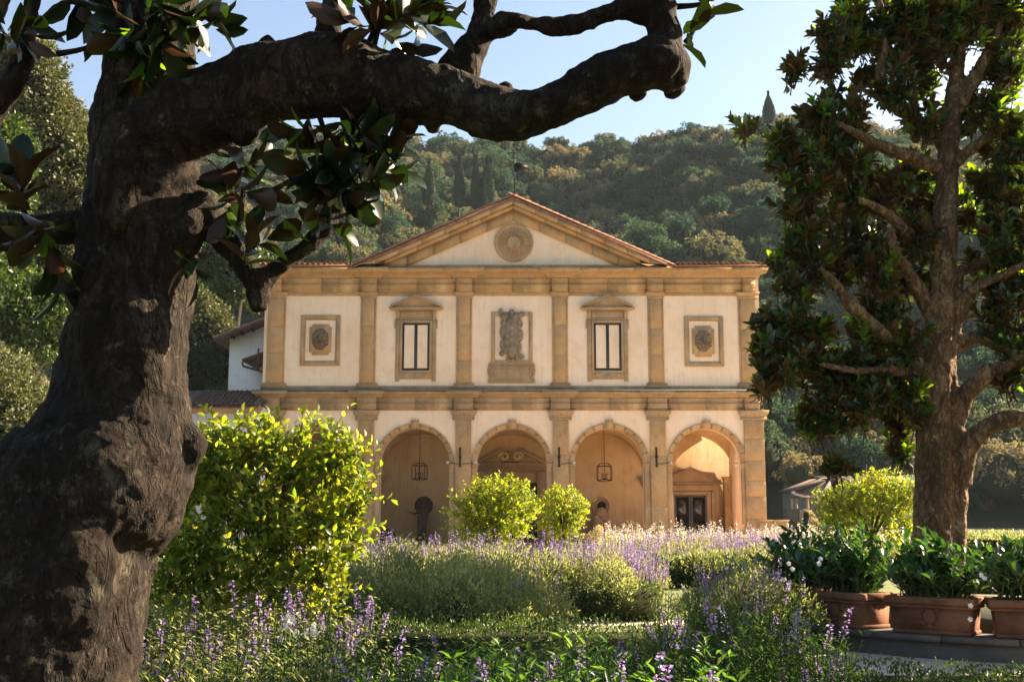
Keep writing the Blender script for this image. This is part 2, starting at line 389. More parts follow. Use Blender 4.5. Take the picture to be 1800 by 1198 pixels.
# haze over the valley
hm = bpy.data.materials.new('valley haze'); hm.use_nodes = True; hn = hm.node_tree; hn.nodes.clear()
pv = hn.nodes.new('ShaderNodeVolumePrincipled'); pv.inputs['Color'].default_value = (.72,.86,1.0,1); pv.inputs['Density'].default_value = .00010; pv.inputs['Anisotropy'].default_value = 0
ho = hn.nodes.new('ShaderNodeOutputMaterial'); hn.links.new(pv.outputs[0], ho.inputs['Volume'])
g = G(); box(g, -450, 520, -60, 660, -1, 260); g.obj('haze', hm, kind='stuff')

# ------------------------------------------------------------------ the villa
YF = 51.0; BAY = 4.35; AR = 1.78; ARI = 1.56; ZS = fz(814); WT = .75
PXC = [-2.5*BAY, -1.5*BAY, -.5*BAY, .5*BAY, 1.5*BAY, 2.5*BAY]      # pilaster centres
BC = [-2*BAY, -BAY, 0, BAY, 2*BAY]
XR = 11.25
PXL = [-10.82] + PXC[1:5] + [10.82]; PXU = [-10.73] + PXC[1:5] + [10.73]
villa = empty('villa', (0, YF, 0), 'long ochre stone and peach plaster villa with pediment and arcade behind the garden', 'villa')

def moulding(g, x0, x1, prof, y=YF, mat=0):
    """prof = [(projection, z)...] bottom to top, mitred returns at both ends"""
    V = []
    for p, z in prof: V += [(x0-p, y, z), (x0-p, y-p, z), (x1+p, y-p, z), (x1+p, y, z)]
    n = len(prof); Q = [(4*i+k, 4*i+k+1, 4*i+k+5, 4*i+k+4) for i in range(n-1) for k in range(3)]
    Q.append((0, 3, 2, 1)); Q.append((4*n-4, 4*n-3, 4*n-2, 4*n-1))
    g.add(V, Q, mat=mat)

Z_TOP = fz(520); Z_PED = fz(678); Z_COR0 = fz(691); Z_COR1 = fz(687); Z_ENT0 = fz(721); Z_EAVE = fz(472)
# wall: front skin with five arched openings, its thickness and the upper storey
def villa_wall():
    g = G(); N = 28
    zt = Z_EAVE
    xs = []
    def quadv(p): g.add(p, Q=[(0,1,2,3)])
    edges = [-XR] + [c for b in BC for c in (b-ARI, b+ARI)] + [XR]
    for k in range(0, len(edges), 2):
        x0, x1 = edges[k], edges[k+1]
        quadv([(x0,YF,0),(x1,YF,0),(x1,YF,ZS),(x0,YF,ZS)])
        quadv([(x0,YF,ZS),(x1,YF,ZS),(x1,YF,zt),(x0,YF,zt)])
        quadv([(x1,YF+WT,0),(x0,YF+WT,0),(x0,YF+WT,zt),(x1,YF+WT,zt)])
    for b in BC:
        A = [(b-ARI*math.cos(PI*i/N), ZS+ARI*math.sin(PI*i/N)) for i in range(N+1)]
        for (xa,za),(xb,zb) in zip(A[:-1], A[1:]):
            quadv([(xa,YF,za),(xb,YF,zb),(xb,YF,zt),(xa,YF,zt)])
            quadv([(xb,YF+WT,zb),(xa,YF+WT,za),(xa,YF+WT,zt),(xb,YF+WT,zt)])
            quadv([(xa,YF,za),(xa,YF+WT,za),(xb,YF+WT,zb),(xb,YF,zb)])
        for s in (-1, 1):
            quadv([(b+s*ARI,YF,0),(b+s*ARI,YF+WT,0),(b+s*ARI,YF+WT,ZS),(b+s*ARI,YF,ZS)])
    g.obj('wall', PLASTER, villa)
    g = G()   # side walls (the right one opens with an arch at the loggia), back wall, upper floor
    for x0, x1 in ((-XR, -XR+.5), (XR-.6, XR)):
        if x0 < 0: box(g, x0, x1, YF+WT, YF+13, 0, Z_EAVE)
        else:
            box(g, x0, x1, YF+WT, YF+1.35, 0, Z_EAVE); box(g, x0, x1, YF+3.75, YF+13, 0, Z_EAVE)
            r = 1.2; c = YF+2.55; A = [(c-r*math.cos(PI*i/16), ZS+r*math.sin(PI*i/16)) for i in range(17)]
            for (ya,za),(yb,zb) in zip(A[:-1], A[1:]):
                g.add([(x0,ya,za),(x0,yb,zb),(x0,yb,Z_EAVE),(x0,ya,Z_EAVE),(x1,ya,za),(x1,yb,zb),(x1,yb,Z_EAVE),(x1,ya,Z_EAVE)], Q=[(0,3,2,1),(4,5,6,7),(0,1,5,4)])
    box(g, -XR+.5, XR-.6, YF+12.7, YF+13, 0, Z_EAVE)
    g.obj('side_wall', PLASTER, villa)
villa_wall()
# loggia interior
YB = YF + WT + 4.4
LZ = fz(838, YB)
def loggia():
    g = G()
    box(g, -XR+.5, XR-.6, YB, YB+.3, 0, Z_EAVE-1)
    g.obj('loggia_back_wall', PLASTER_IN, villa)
    g = G(); n = 24
    for b in BC:
        hx = BAY/2; ya, yb = YF+WT, YB; yc = (ya+yb)/2; hy = (yb-ya)/2
        V = []; 
        for j in range(n+1):
            for i in range(n+1):
                x = -hx + 2*hx*i/n; y = -hy + 2*hy*j/n
                zx = math.sqrt(max(0, 1-(x/hx)**2)); zy = math.sqrt(max(0, 1-(y/hy)**2))
                V.append((b+x, yc+y, LZ + 2.05*max(zx, zy)+.02))
        Q = [(j*(n+1)+i, (j+1)*(n+1)+i, (j+1)*(n+1)+i+1, j*(n+1)+i+1) for j in range(n) for i in range(n)]
        g.add(V, Q)
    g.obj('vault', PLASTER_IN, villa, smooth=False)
    g = G(); box(g, -XR+.5, XR-.6, YF+WT+.01, YB-.01, LZ+2.2, LZ+2.4); g.obj('upper_floor', WOOD, villa)
    g = G(); box(g, -XR-.2, XR+.2, YF-.5, YB, .01, .14); g.obj('floor', m_plain('worn brick paving', (.30,.17,.10), .85, 0, .3, 3), villa)
    for x in PXC[1:-1] + [XR-.62]:                                   # corbels carrying the vault
        for o in ([1] if x > 0 else [-1]):
            g = G(); c = x
            moulding(g, c-.13, c+.13, [(.02,LZ-.5),(.05,LZ-.42),(.10,LZ-.36),(.12,LZ-.22),(.22,LZ-.13),(.24,LZ-.02),(.26,LZ)], YB)
            g.obj('corbel', STONE_G, villa)
    # end pier of the loggia with capital
    g = G(); cbox(g, XR-.95, XR-.62, YB-.62, YB-.12, 0, LZ-.12); g.obj('end_pilaster', STONE, villa)
    g = G(); moulding(g, XR-.95, XR-.63, [(0,LZ-.3),(.05,LZ-.22),(.05,LZ-.14),(.12,LZ-.06),(.12,LZ)], YB-.62); g.obj('end_capital', STONE, villa)
loggia()

def blocks(parent, x0, x1, yf, yb, z0, z1, cuts, name='block', m=STONE, b=.010):
    zz = [z0] + [z0+(z1-z0)*c for c in cuts] + [z1]
    for a, c in zip(zz[:-1], zz[1:]):
        g = G(); j = random.uniform(-.004, .004)
        cbox(g, x0, x1, yf+j, yb, a+.003, c-.003, b); g.obj(name, m, parent)
# lower piers with impost shafts, capitals, bases
Z_C0, Z_C1 = fz(738), Z_ENT0
for i, x in enumerate(PXL):
    p = empty('pilaster', (x, YF, 0), parent=villa)
    hw = .44 if i in (0, 5) else .35
    xo = x
    cuts = sorted(random.uniform(.14+.17*k, .22+.17*k) for k in range(5)) if i in (0, 5) else [.3+random.uniform(-.06,.06), .66+random.uniform(-.06,.06)]
    blocks(p, xo-hw, xo+hw, YF-.13, YF+.02, .38, Z_C0, cuts)
    g = G(); moulding(g, xo-hw, xo+hw, [(.20,.0),(.20,.22),(.16,.26),(.18,.31),(.14,.38)]); g.obj('base', STONE_G, p)
    g = G(); moulding(g, xo-hw, xo+hw, [(.13,Z_C0),(.15,Z_C0+.02),(.15,Z_C0+.09),(.14,Z_C0+.10),(.14,Z_C0+.18),(.19,Z_C0+.24),(.20,Z_C0+.26),(.24,Z_C1-.06),(.24,Z_C1-.004)]); g.obj('capital', STONE_G, p)
    # jamb shafts beside the arch with impost capital
    for s in (-1, 1):
        if (i == 0 and s < 0) or (i == 5 and s > 0): continue
        xa = xo + s*(hw+.002); xb = PXC[i] + s*(BAY/2-ARI+.005)
        a, b_ = sorted((xa, xb))
        if b_-a > .1:
            g = G(); cbox(g, a, b_, YF-.035, YF+.3, .0, ZS-.22, .008); g.obj('jamb', STONE, p)
            g = G(); moulding(g, a+.02, b_-.0, [(.035,ZS-.22),(.05,ZS-.20),(.05,ZS-.15),(.04,ZS-.14),(.045,ZS-.09),(.09,ZS-.04),(.10,ZS-.004)]); g.obj('impost', STONE, p)
# archivolts of voussoirs with a keystone
for b in BC:
    p = empty('archivolt', (b, YF, ZS), parent=villa); N = 11
    for k in range(N):
        a0, a1 = PI*k/N+.004, PI*(k+1)/N-.004
        if k == N//2: 
            g = G(); w0, w1 = .12, .17; z0, z1 = ZS+ARI-.02, ZS+AR+.10
            g.add([(b-w0,YF-.11,z0),(b+w0,YF-.11,z0),(b+w0,YF+.1,z0),(b-w0,YF+.1,z0),(b-w1,YF-.15,z1),(b+w1,YF-.15,z1),(b+w1,YF+.1,z1),(b-w1,YF+.1,z1)], Q=BQ)
            cbox(g, b-w1-.02, b+w1+.02, YF-.18, YF+.05, z1, z1+.05)
            g.obj('keystone', STONE, p)
        g = G(); prof = [(ARI-.005,.3),(ARI-.005,-.05),(ARI+.08,-.05),(ARI+.085,-.065),(AR-.06,-.065),(AR-.05,-.095),(AR,-.095),(AR,.02)]
        S = 5; V = []
        for j in range(S+1):
            a = a0+(a1-a0)*j/S
            for r, y in prof: V.append((b-r*math.cos(a), YF+y, ZS+r*math.sin(a)))
        m_ = len(prof); Q = [(j*m_+i, j*m_+i+1, (j+1)*m_+i+1, (j+1)*m_+i) for j in range(S) for i in range(m_-1)]
        Q += [(i, i+1, m_-2-i, m_-1-i) for i in range(3)] + [(S*m_+m_-1-i, S*m_+m_-2-i, S*m_+i+1, S*m_+i) for i in range(3)]
        g.add(V, Q); g.obj('voussoir', STONE, p)
# entablature between the storeys: architrave and cornice in lengths, breaking forward over the pilasters
def entab(z0, z1, zc, x0, x1, base, name, m, cornice=.26, parts=2):
    p = empty(name, ((x0+x1)/2, YF, z0), parent=villa); L = (x1-x0)/parts
    h = z1-z0
    for k in range(parts):
        a, c = x0+L*k, x0+L*(k+1)
        g = G(); e = .002
        prof = [(base,z0),(base,z0+h*.22),(base+.02,z0+h*.23),(base+.02,z0+h*.45),(base+.06,z0+h*.5),(base+.055,z0+h*.53),(base+.01,z0+h*.56),(base+.01,z0+h*.80),(base+.04,z0+h*.83),(base+.04,z1)]
        V = []
        for q_, z in prof: V += [(a+e, YF+.05, z), (a+e, YF-q_, z), (c-e, YF-q_, z), (c-e, YF+.05, z)]
        n = len(prof); Q = [(4*i+j, 4*i+j+1, 4*i+j+5, 4*i+j+4) for i in range(n-1) for j in range(3)] + [(0,3,2,1),(4*n-4,4*n-3,4*n-2,4*n-1)]
        g.add(V, Q); g.obj('architrave_block', m, p)
    g = G()
    hc = zc-z1; moulding(g, x0, x1, [(base+.03,z1+.001),(base+.06,z1+hc*.15),(base+.08,z1+hc*.3),(base+cornice*.75,z1+hc*.5),(base+cornice,z1+hc*.62),(base+cornice,z1+hc*.9),(base+cornice-.02,zc)])
    g.obj('cornice', m, p)
PW = .44
def run(z0, z1, zc, cornice, m, bo=.05, bi=.17, pw=PW, name='entablature', xe=XR):
    for b_ in range(5):
        entab(z0, z1, zc, PXC[b_]+pw, PXC[b_+1]-pw, bo, name, m, cornice, 2)
    for i, x in enumerate(PXC):
        xa, xb = x-pw+.003, x+pw-.003
        if i == 0: xa = -xe
        if i == 5: xb = xe
        entab(z0+.001, z1-.003, zc+.004, xa, xb, bi, name, m, cornice, 1)
run(Z_ENT0, fz(699), fz(687.5), .22, STONE_G)
g = G(); box(g, -XR-.38, XR+.38, YF-.42, YF+.1, fz(687.5)+.01, fz(687.5)+.035); g.obj('lead_flashing', LEADG, villa)
# pedestal course and upper pilasters
zp0 = fz(687.5)+.036
for b_ in range(5):
    for k in range(3):
        L = (BAY-2*.40)/3; a = PXC[b_]+.40+L*k; g = G(); cbox(g, a+.002, a+L-.002, YF-.05, YF+.02, zp0, Z_PED, .006); g.obj('plinth_block', STONE_G, villa)
for i, x in enumerate(PXU):
    p = empty('pilaster', (x, YF, zp0), parent=villa); h_ = .36 if i in (0, 5) else .265
    g = G(); moulding(g, x-h_-.07, x+h_+.07, [(.15,zp0),(.15,Z_PED-.06),(.17,Z_PED-.03),(.16,Z_PED),(.12,Z_PED+.02),(.14,Z_PED+.07),(.09,Z_PED+.13)]); g.obj('base', STONE_G, p)
    blocks(p, x-h_, x+h_, YF-.09, YF+.02, Z_PED+.132, fz(525), sorted([.28+random.uniform(-.12,.12), .62+random.uniform(-.12,.12)]), m=STONE)
    for s in (-1, 1):
        if (i == 5 and s > 0) or (i == 0 and s < 0): continue
        g = G(); a = x+s*h_; bb = x+s*(h_+.095); a, bb = sorted((a+s*.002, bb)); cbox(g, a, bb, YF-.045, YF+.02, Z_PED+.13, fz(519), .005); g.obj('side_strip', STONE, p)
    zc0 = fz(525)
    g = G(); moulding(g, x-h_, x+h_, [(.09,zc0),(.11,zc0+.02),(.11,zc0+.06),(.10,zc0+.08),(.10,zc0+.14),(.15,zc0+.20),(.17,zc0+.25),(.17,fz(514)-.004)]); g.obj('capital', STONE, p)
# strip of stone below the architrave, then the great entablature
for b_ in range(5):
    g = G(); cbox(g, PXC[b_]+.36, PXC[b_+1]-.36, YF-.03, YF+.02, Z_TOP, fz(514)-.003, .005); g.obj('top_strip', STONE, villa)
run(fz(514), fz(489), fz(473.5), .40, STONE, .06, .15, .37, 'great_entablature', 11.08)

# pediment
AX, AZ = 0.05, fz(350); PX0, PX1 = fx(622, 470), fx(1180, 470); PZ = fz(471)
ped = empty('pediment', (0, YF, PZ), parent=villa)
tx0, tx1, tz = fx(716, 465), fx(1092, 465), fz(466)
g = G(); g.add([(tx0-1.2,YF-.02,PZ),(tx1+1.2,YF-.02,PZ),(AX,YF-.02,fz(372))], T=[(0,1,2)]); g.obj('tympanum', PLASTER, ped)
def rake(name, s, t0, t1, y0, y1, m, nseg=1, gap=0):
    """a band under the slope; t = depth below the outer slope line measured vertically"""
    xo = PX1 if s > 0 else PX0
    for k in range(nseg):
        f0, f1 = k/nseg, (k+1)/nseg
        g = G(); V = []
        for f in (f0+gap, f1-gap):
            x = AX + (xo-AX)*f; z = AZ + (PZ-AZ)*f
            za, zb = z-t0, z-t1
            for y, zz in ((y0,za),(y0,max(zb, PZ-.01)),(y1,max(zb, PZ-.01)),(y1,max(za, PZ))): V.append((x, y, zz))
        g.add(V, Q=[(0,1,2,3),(7,6,5,4),(0,4,5,1),(1,5,6,2),(2,6,7,3),(3,7,4,0)]); g.obj(name, m, ped)
SL = (AZ-PZ)/(PX1-AX)
for s in (-1, 1):
    rake('raking_cornice', s, .16, .34, YF-.55, YF+.05, STONE, 7, .0012)
    rake('raking_moulding', s, .341, .52, YF-.38, YF+.04, STONE, 5, .0012)
    rake('raking_architrave', s, .521, 1.02, YF-.14, YF+.03, STONE, 6, .0012)
for k in range(6):
    a = tx0-.3+(tx1-tx0+.6)*k/6; g = G(); cbox(g, a+.003, a+(tx1-tx0+.6)/6-.003, YF-.10, YF, PZ+.02, tz, .006); g.obj('base_course', STONE_G, ped)
# sundial
sx, sz = fx(903, 427), fz(427); sr = 35*mpp(YF)
dial = empty('sundial', (sx, YF, sz), parent=villa)
g = G(); lathe(g, [(sr,-.05),(sr,.10),(sr*.97,.13),(sr*.90,.13),(sr*.86,.10),(sr*.82,.085),(sr*.34,.085),(sr*.34,.12),(sr*.27,.13),(sr*.25,.10),(0,.10)], (sx, YF, sz), 48, axis='y'); g.obj('disc', STONE_G, dial)
for k in range(24):
    a = 2*PI*k/24; g = G(); c, s_ = math.cos(a), math.sin(a); r0, r1 = sr*.38, sr*.80
    def pt(r, w, y): return (sx+c*r-s_*w, YF-y, sz+s_*r+c*w)
    g.add([pt(r0,-.008,.08),pt(r1,-.035,.08),pt(r1+.03,0,.08),pt(r1,.035,.08),pt(r0,.008,.08),pt(r0,0,.13),pt(r1-.03,0,.17)], T=[(0,1,6),(1,2,6),(2,3,6),(3,4,6),(0,6,5),(4,5,6)][:6])
    g.obj('ray', STONE, dial)
# roof with tiles
roof = empty('roof', (0, YF, PZ), parent=villa)
g = G()
xo0, xo1 = PX0-.1, PX1+.1
for s, xo in ((-1, PX0), (1, PX1)):
    g.add([(AX,YF-.58,AZ-.13),(xo,YF-.58,PZ-.13+.0),(xo,YF+13.2,PZ-.13),(AX,YF+13.2,AZ-.13),(AX,YF-.58,AZ-.02),(xo,YF-.58,PZ-.02),(xo,YF+13.2,PZ-.02),(AX,YF+13.2,AZ-.02)], Q=BQ)
zt0 = fz(472)
for x0, x1 in ((-11.62, PX0-.02), (PX1+.02, 11.6)):
    g.add([(x0,YF-.60,zt0),(x1,YF-.60,zt0),(x1,YF+13,zt0+.35),(x0,YF+13,zt0+.35),(x0,YF-.60,zt0+.07),(x1,YF-.60,zt0+.07),(x1,YF+13,zt0+1.1),(x0,YF+13,zt0+1.1)], Q=BQ)
g.obj('roof_slab', COTTO, roof)
def tile_mesh(m, L=.42, r=.10):
    g = G(); V = []; S = 6
    for y, rr in ((0, r), (L, r*.82)):
        for rad in (rr, rr-.018):
            for k in range(S+1):
                a = PI*k/S; V.append((rad*math.cos(a), y, rad*math.sin(a)))
    n = S+1; Q = []
    for k in range(S):
        Q += [(k, k+1, 2*n+k+1, 2*n+k), (n+k+1, n+k, 3*n+k, 3*n+k+1), (k+1, k, n+k, n+k+1)]
    g.add(V, Q); return g.mesh('roof_tile', m)
TM = tile_mesh(COTTO); TMD = tile_mesh(COTTO_D, .42, .095)
def tile(parent, loc, rx=0, ry=0, rz=0, me=None, s=1):
    o = bpy.data.objects.new('roof_tile', me or TM); link(o, parent, loc); o.rotation_euler = (rx, ry, rz); o.scale = (s, s, s); return o
for x0, x1 in ((-11.6, PX0-.1), (PX1+.12, 11.57)):
    n = int((x1-x0)/.24)
    for k in range(n):
        for r_ in range(2):
            tile(roof, (x0+.1+(x1-x0)*k/n+random.uniform(-.01,.01), YF-.68+r_*.36, zt0+.06+r_*.03), R(5)+random.uniform(-.02,.02), 0, random.uniform(-.04,.04), s=1.08)
sl = math.atan(SL)
for s, xo in ((-1, PX0), (1, PX1)):
    Ls = math.hypot(xo-AX, AZ-PZ); n = int(Ls/.34)
    yv = Vector((-s*math.cos(sl), 0, math.sin(sl))); zv = Vector((s*math.sin(sl), 0, math.cos(sl))); xv = yv.cross(zv)
    for k in range(n+1):
        f = (k+.55)/n
        for r_ in range(2):
            o = tile(roof, (AX+(xo-AX)*f, YF-.56+r_*.22, AZ+(PZ-AZ)*f+.015+r_*.0), s=1.05)
            M3 = Matrix((xv, yv, zv)).transposed(); o.rotation_euler = (M3 @ Matrix.Rotation(R(-2.5)+random.uniform(-.015,.015), 3, 'X')).to_euler()

# windows of the upper storey
def frame_ring(g, x0, x1, z0, z1, w, y0, y1, mat=0, b=.008):
    cbox(g, x0, x0+w, y0, y1, z0, z1, b, mat); cbox(g, x1-w, x1, y0, y1, z0, z1, b, mat)
    cbox(g, x0+w+.001, x1-w-.001, y0, y1, z1-w, z1, b, mat); cbox(g, x0+w+.001, x1-w-.001, y0, y1, z0, z0+w, b, mat)
def gable(g, xc, hw, z0, z1, y0, y1, t=.09):
    """small pediment: sill moulding, two raking pieces, tympanum"""
    moulding(g, xc-hw+.12, xc+hw-.12, [(.10,z0-.02),(.13,z0),(.19,z0+.03),(.22,z0+.06),(.22,z0+.09)], y0+.10)
    for s in (-1, 1):
        for a, b_, yy in ((0, t, y0-.12), (t+.002, t*1.8, y0-.06)):
            g.add([(xc,yy,z1-a),(xc+s*hw,yy,z0+.09+t-a+.02),(xc+s*hw,y1,z0+.09+t-a+.02),(xc,y1,z1-a),
                   (xc,yy,z1-b_),(xc+s*(hw-.0),yy,max(z0+.091,z0+.09+t-b_+.02)),(xc+s*(hw-.0),y1,max(z0+.091,z0+.09+t-b_+.02)),(xc,y1,z1-b_)], Q=[(0,1,2,3),(4,7,6,5),(0,4,5,1),(1,5,6,2),(3,2,6,7)])
    g.add([(xc-hw+.1,y0+.02,z0+.09),(xc+hw-.1,y0+.02,z0+.09),(xc,y0+.02,z1-t)], T=[(0,1,2)])
def up_window(cpx):
    xc = fx(cpx, 610); hw = 24.3*mpp(YF); z0, z1 = fz(650.5), fz(567.5)
    w = empty('window', (xc, YF, z0), parent=villa)
    fw = 36*mpp(YF); s0, s1 = fz(670), fz(545)
    g = G()
    cbox(g, xc-fw, xc-hw-.10, YF-.05, YF, s0, z1+.14, .008); cbox(g, xc+hw+.10, xc+fw, YF-.05, YF, s0, z1+.14, .008)
    frame_ring(g, xc-hw-.10, xc+hw+.10, z0-.12, z1+.12, .10, YF-.09, YF+.03)
    for s in (-1, 1): cbox(g, min(xc+s*fw, xc+s*(fw+.06)), max(xc+s*fw, xc+s*(fw+.06)), YF-.07, YF, z1-.25, z1+.14, .006)
    cbox(g, xc-fw, xc+fw, YF-.11, YF, z1+.145, z1+.19, .006)
    cbox(g, xc-fw+.2, xc+fw-.2, YF-.06, YF, z1+.195, fz(546), .006)
    for s in (-1, 1): cbox(g, min(xc+s*(fw-.16), xc+s*(fw-.01)), max(xc+s*(fw-.16), xc+s*(fw-.01)), YF-.14, YF, z1+.195, fz(546), .01)
    g.obj('surround', STONE_G, w)
    g = G(); cbox(g, xc-hw-.10, xc+hw+.10, YF-.06, YF, s0+.1, z0-.122, .01)
    for k in range(9):
        a = PI*(k+.5)/9; sphere(g, (xc-.55*math.cos(a)*.9, YF-.05, z0-.16-.20*math.sin(a)), (.09,.05,.055))
    sphere(g, (xc, YF-.07, z0-.28), (.12,.06,.09)); g.obj('apron', STONE_G, w)
    g = G(); gable(g, xc, 45*mpp(YF), fz(545), fz(519), YF-.18, YF+.0); g.obj('window_pediment', STONE_G, w)
    g = G(); frame_ring(g, xc-hw, xc+hw, z0, z1, .095, YF-.02, YF+.06, b=.004)
    cbox(g, xc-.07, xc+.07, YF-.025, YF+.055, z0+.096, z1-.096, .004); g.obj('frame', FRAME, w)
    for s in (-1, 1):
        g = G(); a, b_ = sorted((xc+s*.07, xc+s*(hw-.095))); box(g, a, b_, YF+.01, YF+.03, z0+.096, z1-.096); g.obj('pane', GLASS, w)
    # the hole behind is covered by a reveal
    return w
up_window(731); up_window(1068)

# lion reliefs in double frames
def blob_obj(g, name, m, parent, vox=.018, smooth=2):
    o = g.obj(name, m, parent, smooth=True)
    md = o.modifiers.new('merge', 'REMESH'); md.mode = 'VOXEL'; md.voxel_size = vox; md.use_smooth_shade = True
    ms = o.modifiers.new('soften', 'SMOOTH'); ms.iterations = smooth; return o
def lion(px0, px1, py0, py1, kpx, kpy, mirror=1):
    x0, x1, z0, z1 = fx(px0), fx(px1), fz(py1), fz(py0); xc = fx(kpx); zc = fz(kpy)
    e = empty('lion_panel', (xc, YF, zc), parent=villa)
    g = G(); frame_ring(g, x0, x1, z0, z1, .17, YF-.07, YF+.02); frame_ring(g, x0+.171, x1-.171, z0+.171, z1-.171, .05, YF-.04, YF+.02); g.obj('outer_frame', STONE_G, e)
    g = G(); w, h, c = .50, .70, .13
    P = []
    for sx_, sz_ in ((1,1),(-1,1),(-1,-1),(1,-1)):
        cc = [(w-c, h), (w-c, h-c*.5), (w-c*.5, h-c), (w, h-c)] if sx_*sz_ > 0 else [(w, h-c), (w-c*.5, h-c), (w-c, h-c*.5), (w-c, h)]
        if sx_*sz_ > 0: cc = cc[::-1]
        else: cc = cc[::-1]
        P += [(sx_*a, sz_*b_) for a, b_ in cc]
    n = len(P); V = [(xc+a, YF, zc+b_) for a, b_ in P]+[(xc+a, YF-.06, zc+b_) for a, b_ in P]+[(xc, YF-.06, zc)]
    g.add(V, Q=[(i, (i+1)%n, n+(i+1)%n, n+i) for i in range(n)], T=[(n+i, n+(i+1)%n, 2*n) for i in range(n)]); g.obj('plaque', STONE, e)
    g = G()
    sphere(g, (xc, YF-.10, zc+.02), (.25,.16,.31)); sphere(g, (xc, YF-.26, zc-.09), (.125,.10,.10)); sphere(g, (xc, YF-.25, zc+.03), (.06,.09,.14))
    for s in (-1, 1):
        sphere(g, (xc+s*.10, YF-.24, zc+.10), (.07,.05,.035)); sphere(g, (xc+s*.075, YF-.31, zc-.10), (.07,.06,.055)); sphere(g, (xc+s*.19, YF-.17, zc+.22), (.06,.05,.07))
    for k in range(17):
        a = 2*PI*k/17+.2; r = .31+.02*(k%2); sphere(g, (xc+r*math.cos(a), YF-.09, zc+.02+r*1.28*math.sin(a)), (.085,.085,.10))
    for k in range(12):
        a = 2*PI*k/12; sphere(g, (xc+.25*math.cos(a), YF-.15, zc+.03+.32*math.sin(a)), (.06,.06,.085))
    blob_obj(g, 'lion_head', CARVE, e, .015, 1)
    g = G(); 
    for s in (-1, 1): sphere(g, (xc+s*.095, YF-.285, zc+.065), (.032,.02,.02))
    sphere(g, (xc, YF-.34, zc-.155), (.075,.03,.03)); sphere(g, (xc, YF-.355, zc-.05), (.04,.03,.025)); g.obj('eyes_and_mouth', BRONZE, e)
lion(528.5, 598, 554, 642.5, 563.5, 597)
lion(1203, 1271.5, 556, 644, 1236, 600)

# coat of arms in the centre bay
def arms():
    xc = fx(899); zc = fz(590)
    e = empty('coat_of_arms', (xc, YF, zc), parent=villa)
    g = G(); frame_ring(g, fx(863.5), fx(936), fz(640), fz(548.5), .17, YF-.07, YF+.02); g.obj('outer_frame', STONE_G, e)
    g = G(); r_ = random.Random(3)
    def bl(px, py, y, rx, rz, ry=.12): sphere(g, (fx(px), YF-y, fz(py)), (rx, ry, rz))
    bl(899,590,.12,.36,.80,.24); bl(899,614,.14,.28,.42,.26); bl(898,572,.20,.26,.30,.18); bl(886,556,.16,.22,.14); bl(900,549,.16,.15,.13); bl(910,557,.15,.20,.15)
    for px, py, rx_, rz_ in ((887,568,.20,.22),(884,584,.16,.30),(885,606,.17,.28),(911,570,.22,.22),(913,590,.18,.32),(911,610,.16,.26),(882,622,.13,.12),(916,627,.16,.12),(880,546,.1,.1),(917,553,.16,.12)): bl(px, py, .12, rx_, rz_, .12)
    for k in range(34):
        px = 899+r_.uniform(-13,13); py = r_.uniform(556,626); sphere(g, (fx(px), YF-.22, fz(py)), (r_.uniform(.025,.05), .09, r_.uniform(.10,.24)), M=Matrix.Rotation(r_.uniform(-.5,.5), 4, 'Y'))
    bl(894,632,.12,.11,.09); bl(904,632,.12,.11,.09); bl(899,634,.1,.08,.06)
    blob_obj(g, 'carved_shield', m_plain('mossy grey carving', (.25,.20,.14), .95, 0, .45, 5, .1, .6), e, .016, 1)
    g = G(); x0, x1 = fx(861), fx(937); z0, z1 = fz(673), fz(641)
    cbox(g, x0+.0, x1-.0, YF-.05, YF+.02, z0, z1-.0, .01); frame_ring(g, x0+.08, x1-.08, z0+.10, z1-.10, .06, YF-.09, YF-.04)
    cbox(g, x0-.06, x1+.06, YF-.11, YF, z1, z1+.06, .008)
    for s in (-1, 1):
        xx = (x0 if s < 0 else x1)
        for k in range(5): sphere(g, (xx+s*(.02+.03*math.sin(k*1.6)), YF-.05, z1-.1-.16*k), (.07,.05,.09))
    g.obj('tablet', STONE_G, e)
arms()
# weather vane on the ridge
vx = fx(904.5); 
vane = empty('weather_vane', (vx, YF-.2, AZ), 'black iron weather vane with cross and pennant on top of the pediment', 'weather vane')
g = G(); tube(g, [(vx,YF-.2,AZ-.1),(vx,YF-.2,fz(262))], .034, 6); g.obj('pole', IRON, vane)
g = G(); tube(g, [(vx-.28,YF-.2,fz(271)),(vx+.28,YF-.2,fz(271))], .02, 6); tube(g, [(vx-.14,YF-.2,fz(279)),(vx+.16,YF-.2,fz(279))], .014, 6)
for a_, b_ in ((-.28,271),(.28,271),(0,261)): sphere(g, (vx+a_, YF-.2, fz(b_)), .04)
g.obj('cross', IRON, vane)
g = G(); a_ = [(vx+.03,fz(288)),(vx+.03,fz(305)),(vx+.36,fz(301)),(vx+.64,fz(295)),(vx+.36,fz(289.5))]
g.add([(x,YF-.215,z) for x,z in a_]+[(x,YF-.19,z) for x,z in a_], Q=[(0,1,6,5),(1,2,7,6),(2,3,8,7),(3,4,9,8),(4,0,5,9)], T=[(0,4,1),(1,4,2),(2,4,3),(5,6,9),(6,7,9),(7,8,9)]); g.obj('pennant', IRON, vane)
g = G(); lathe(g, [(.16,-.05),(.16,.10),(.09,.16),(.10,.22),(.03,.28)], (vx, YF-.2, AZ-.06), 12); g.obj('foot', STONE_G, vane)

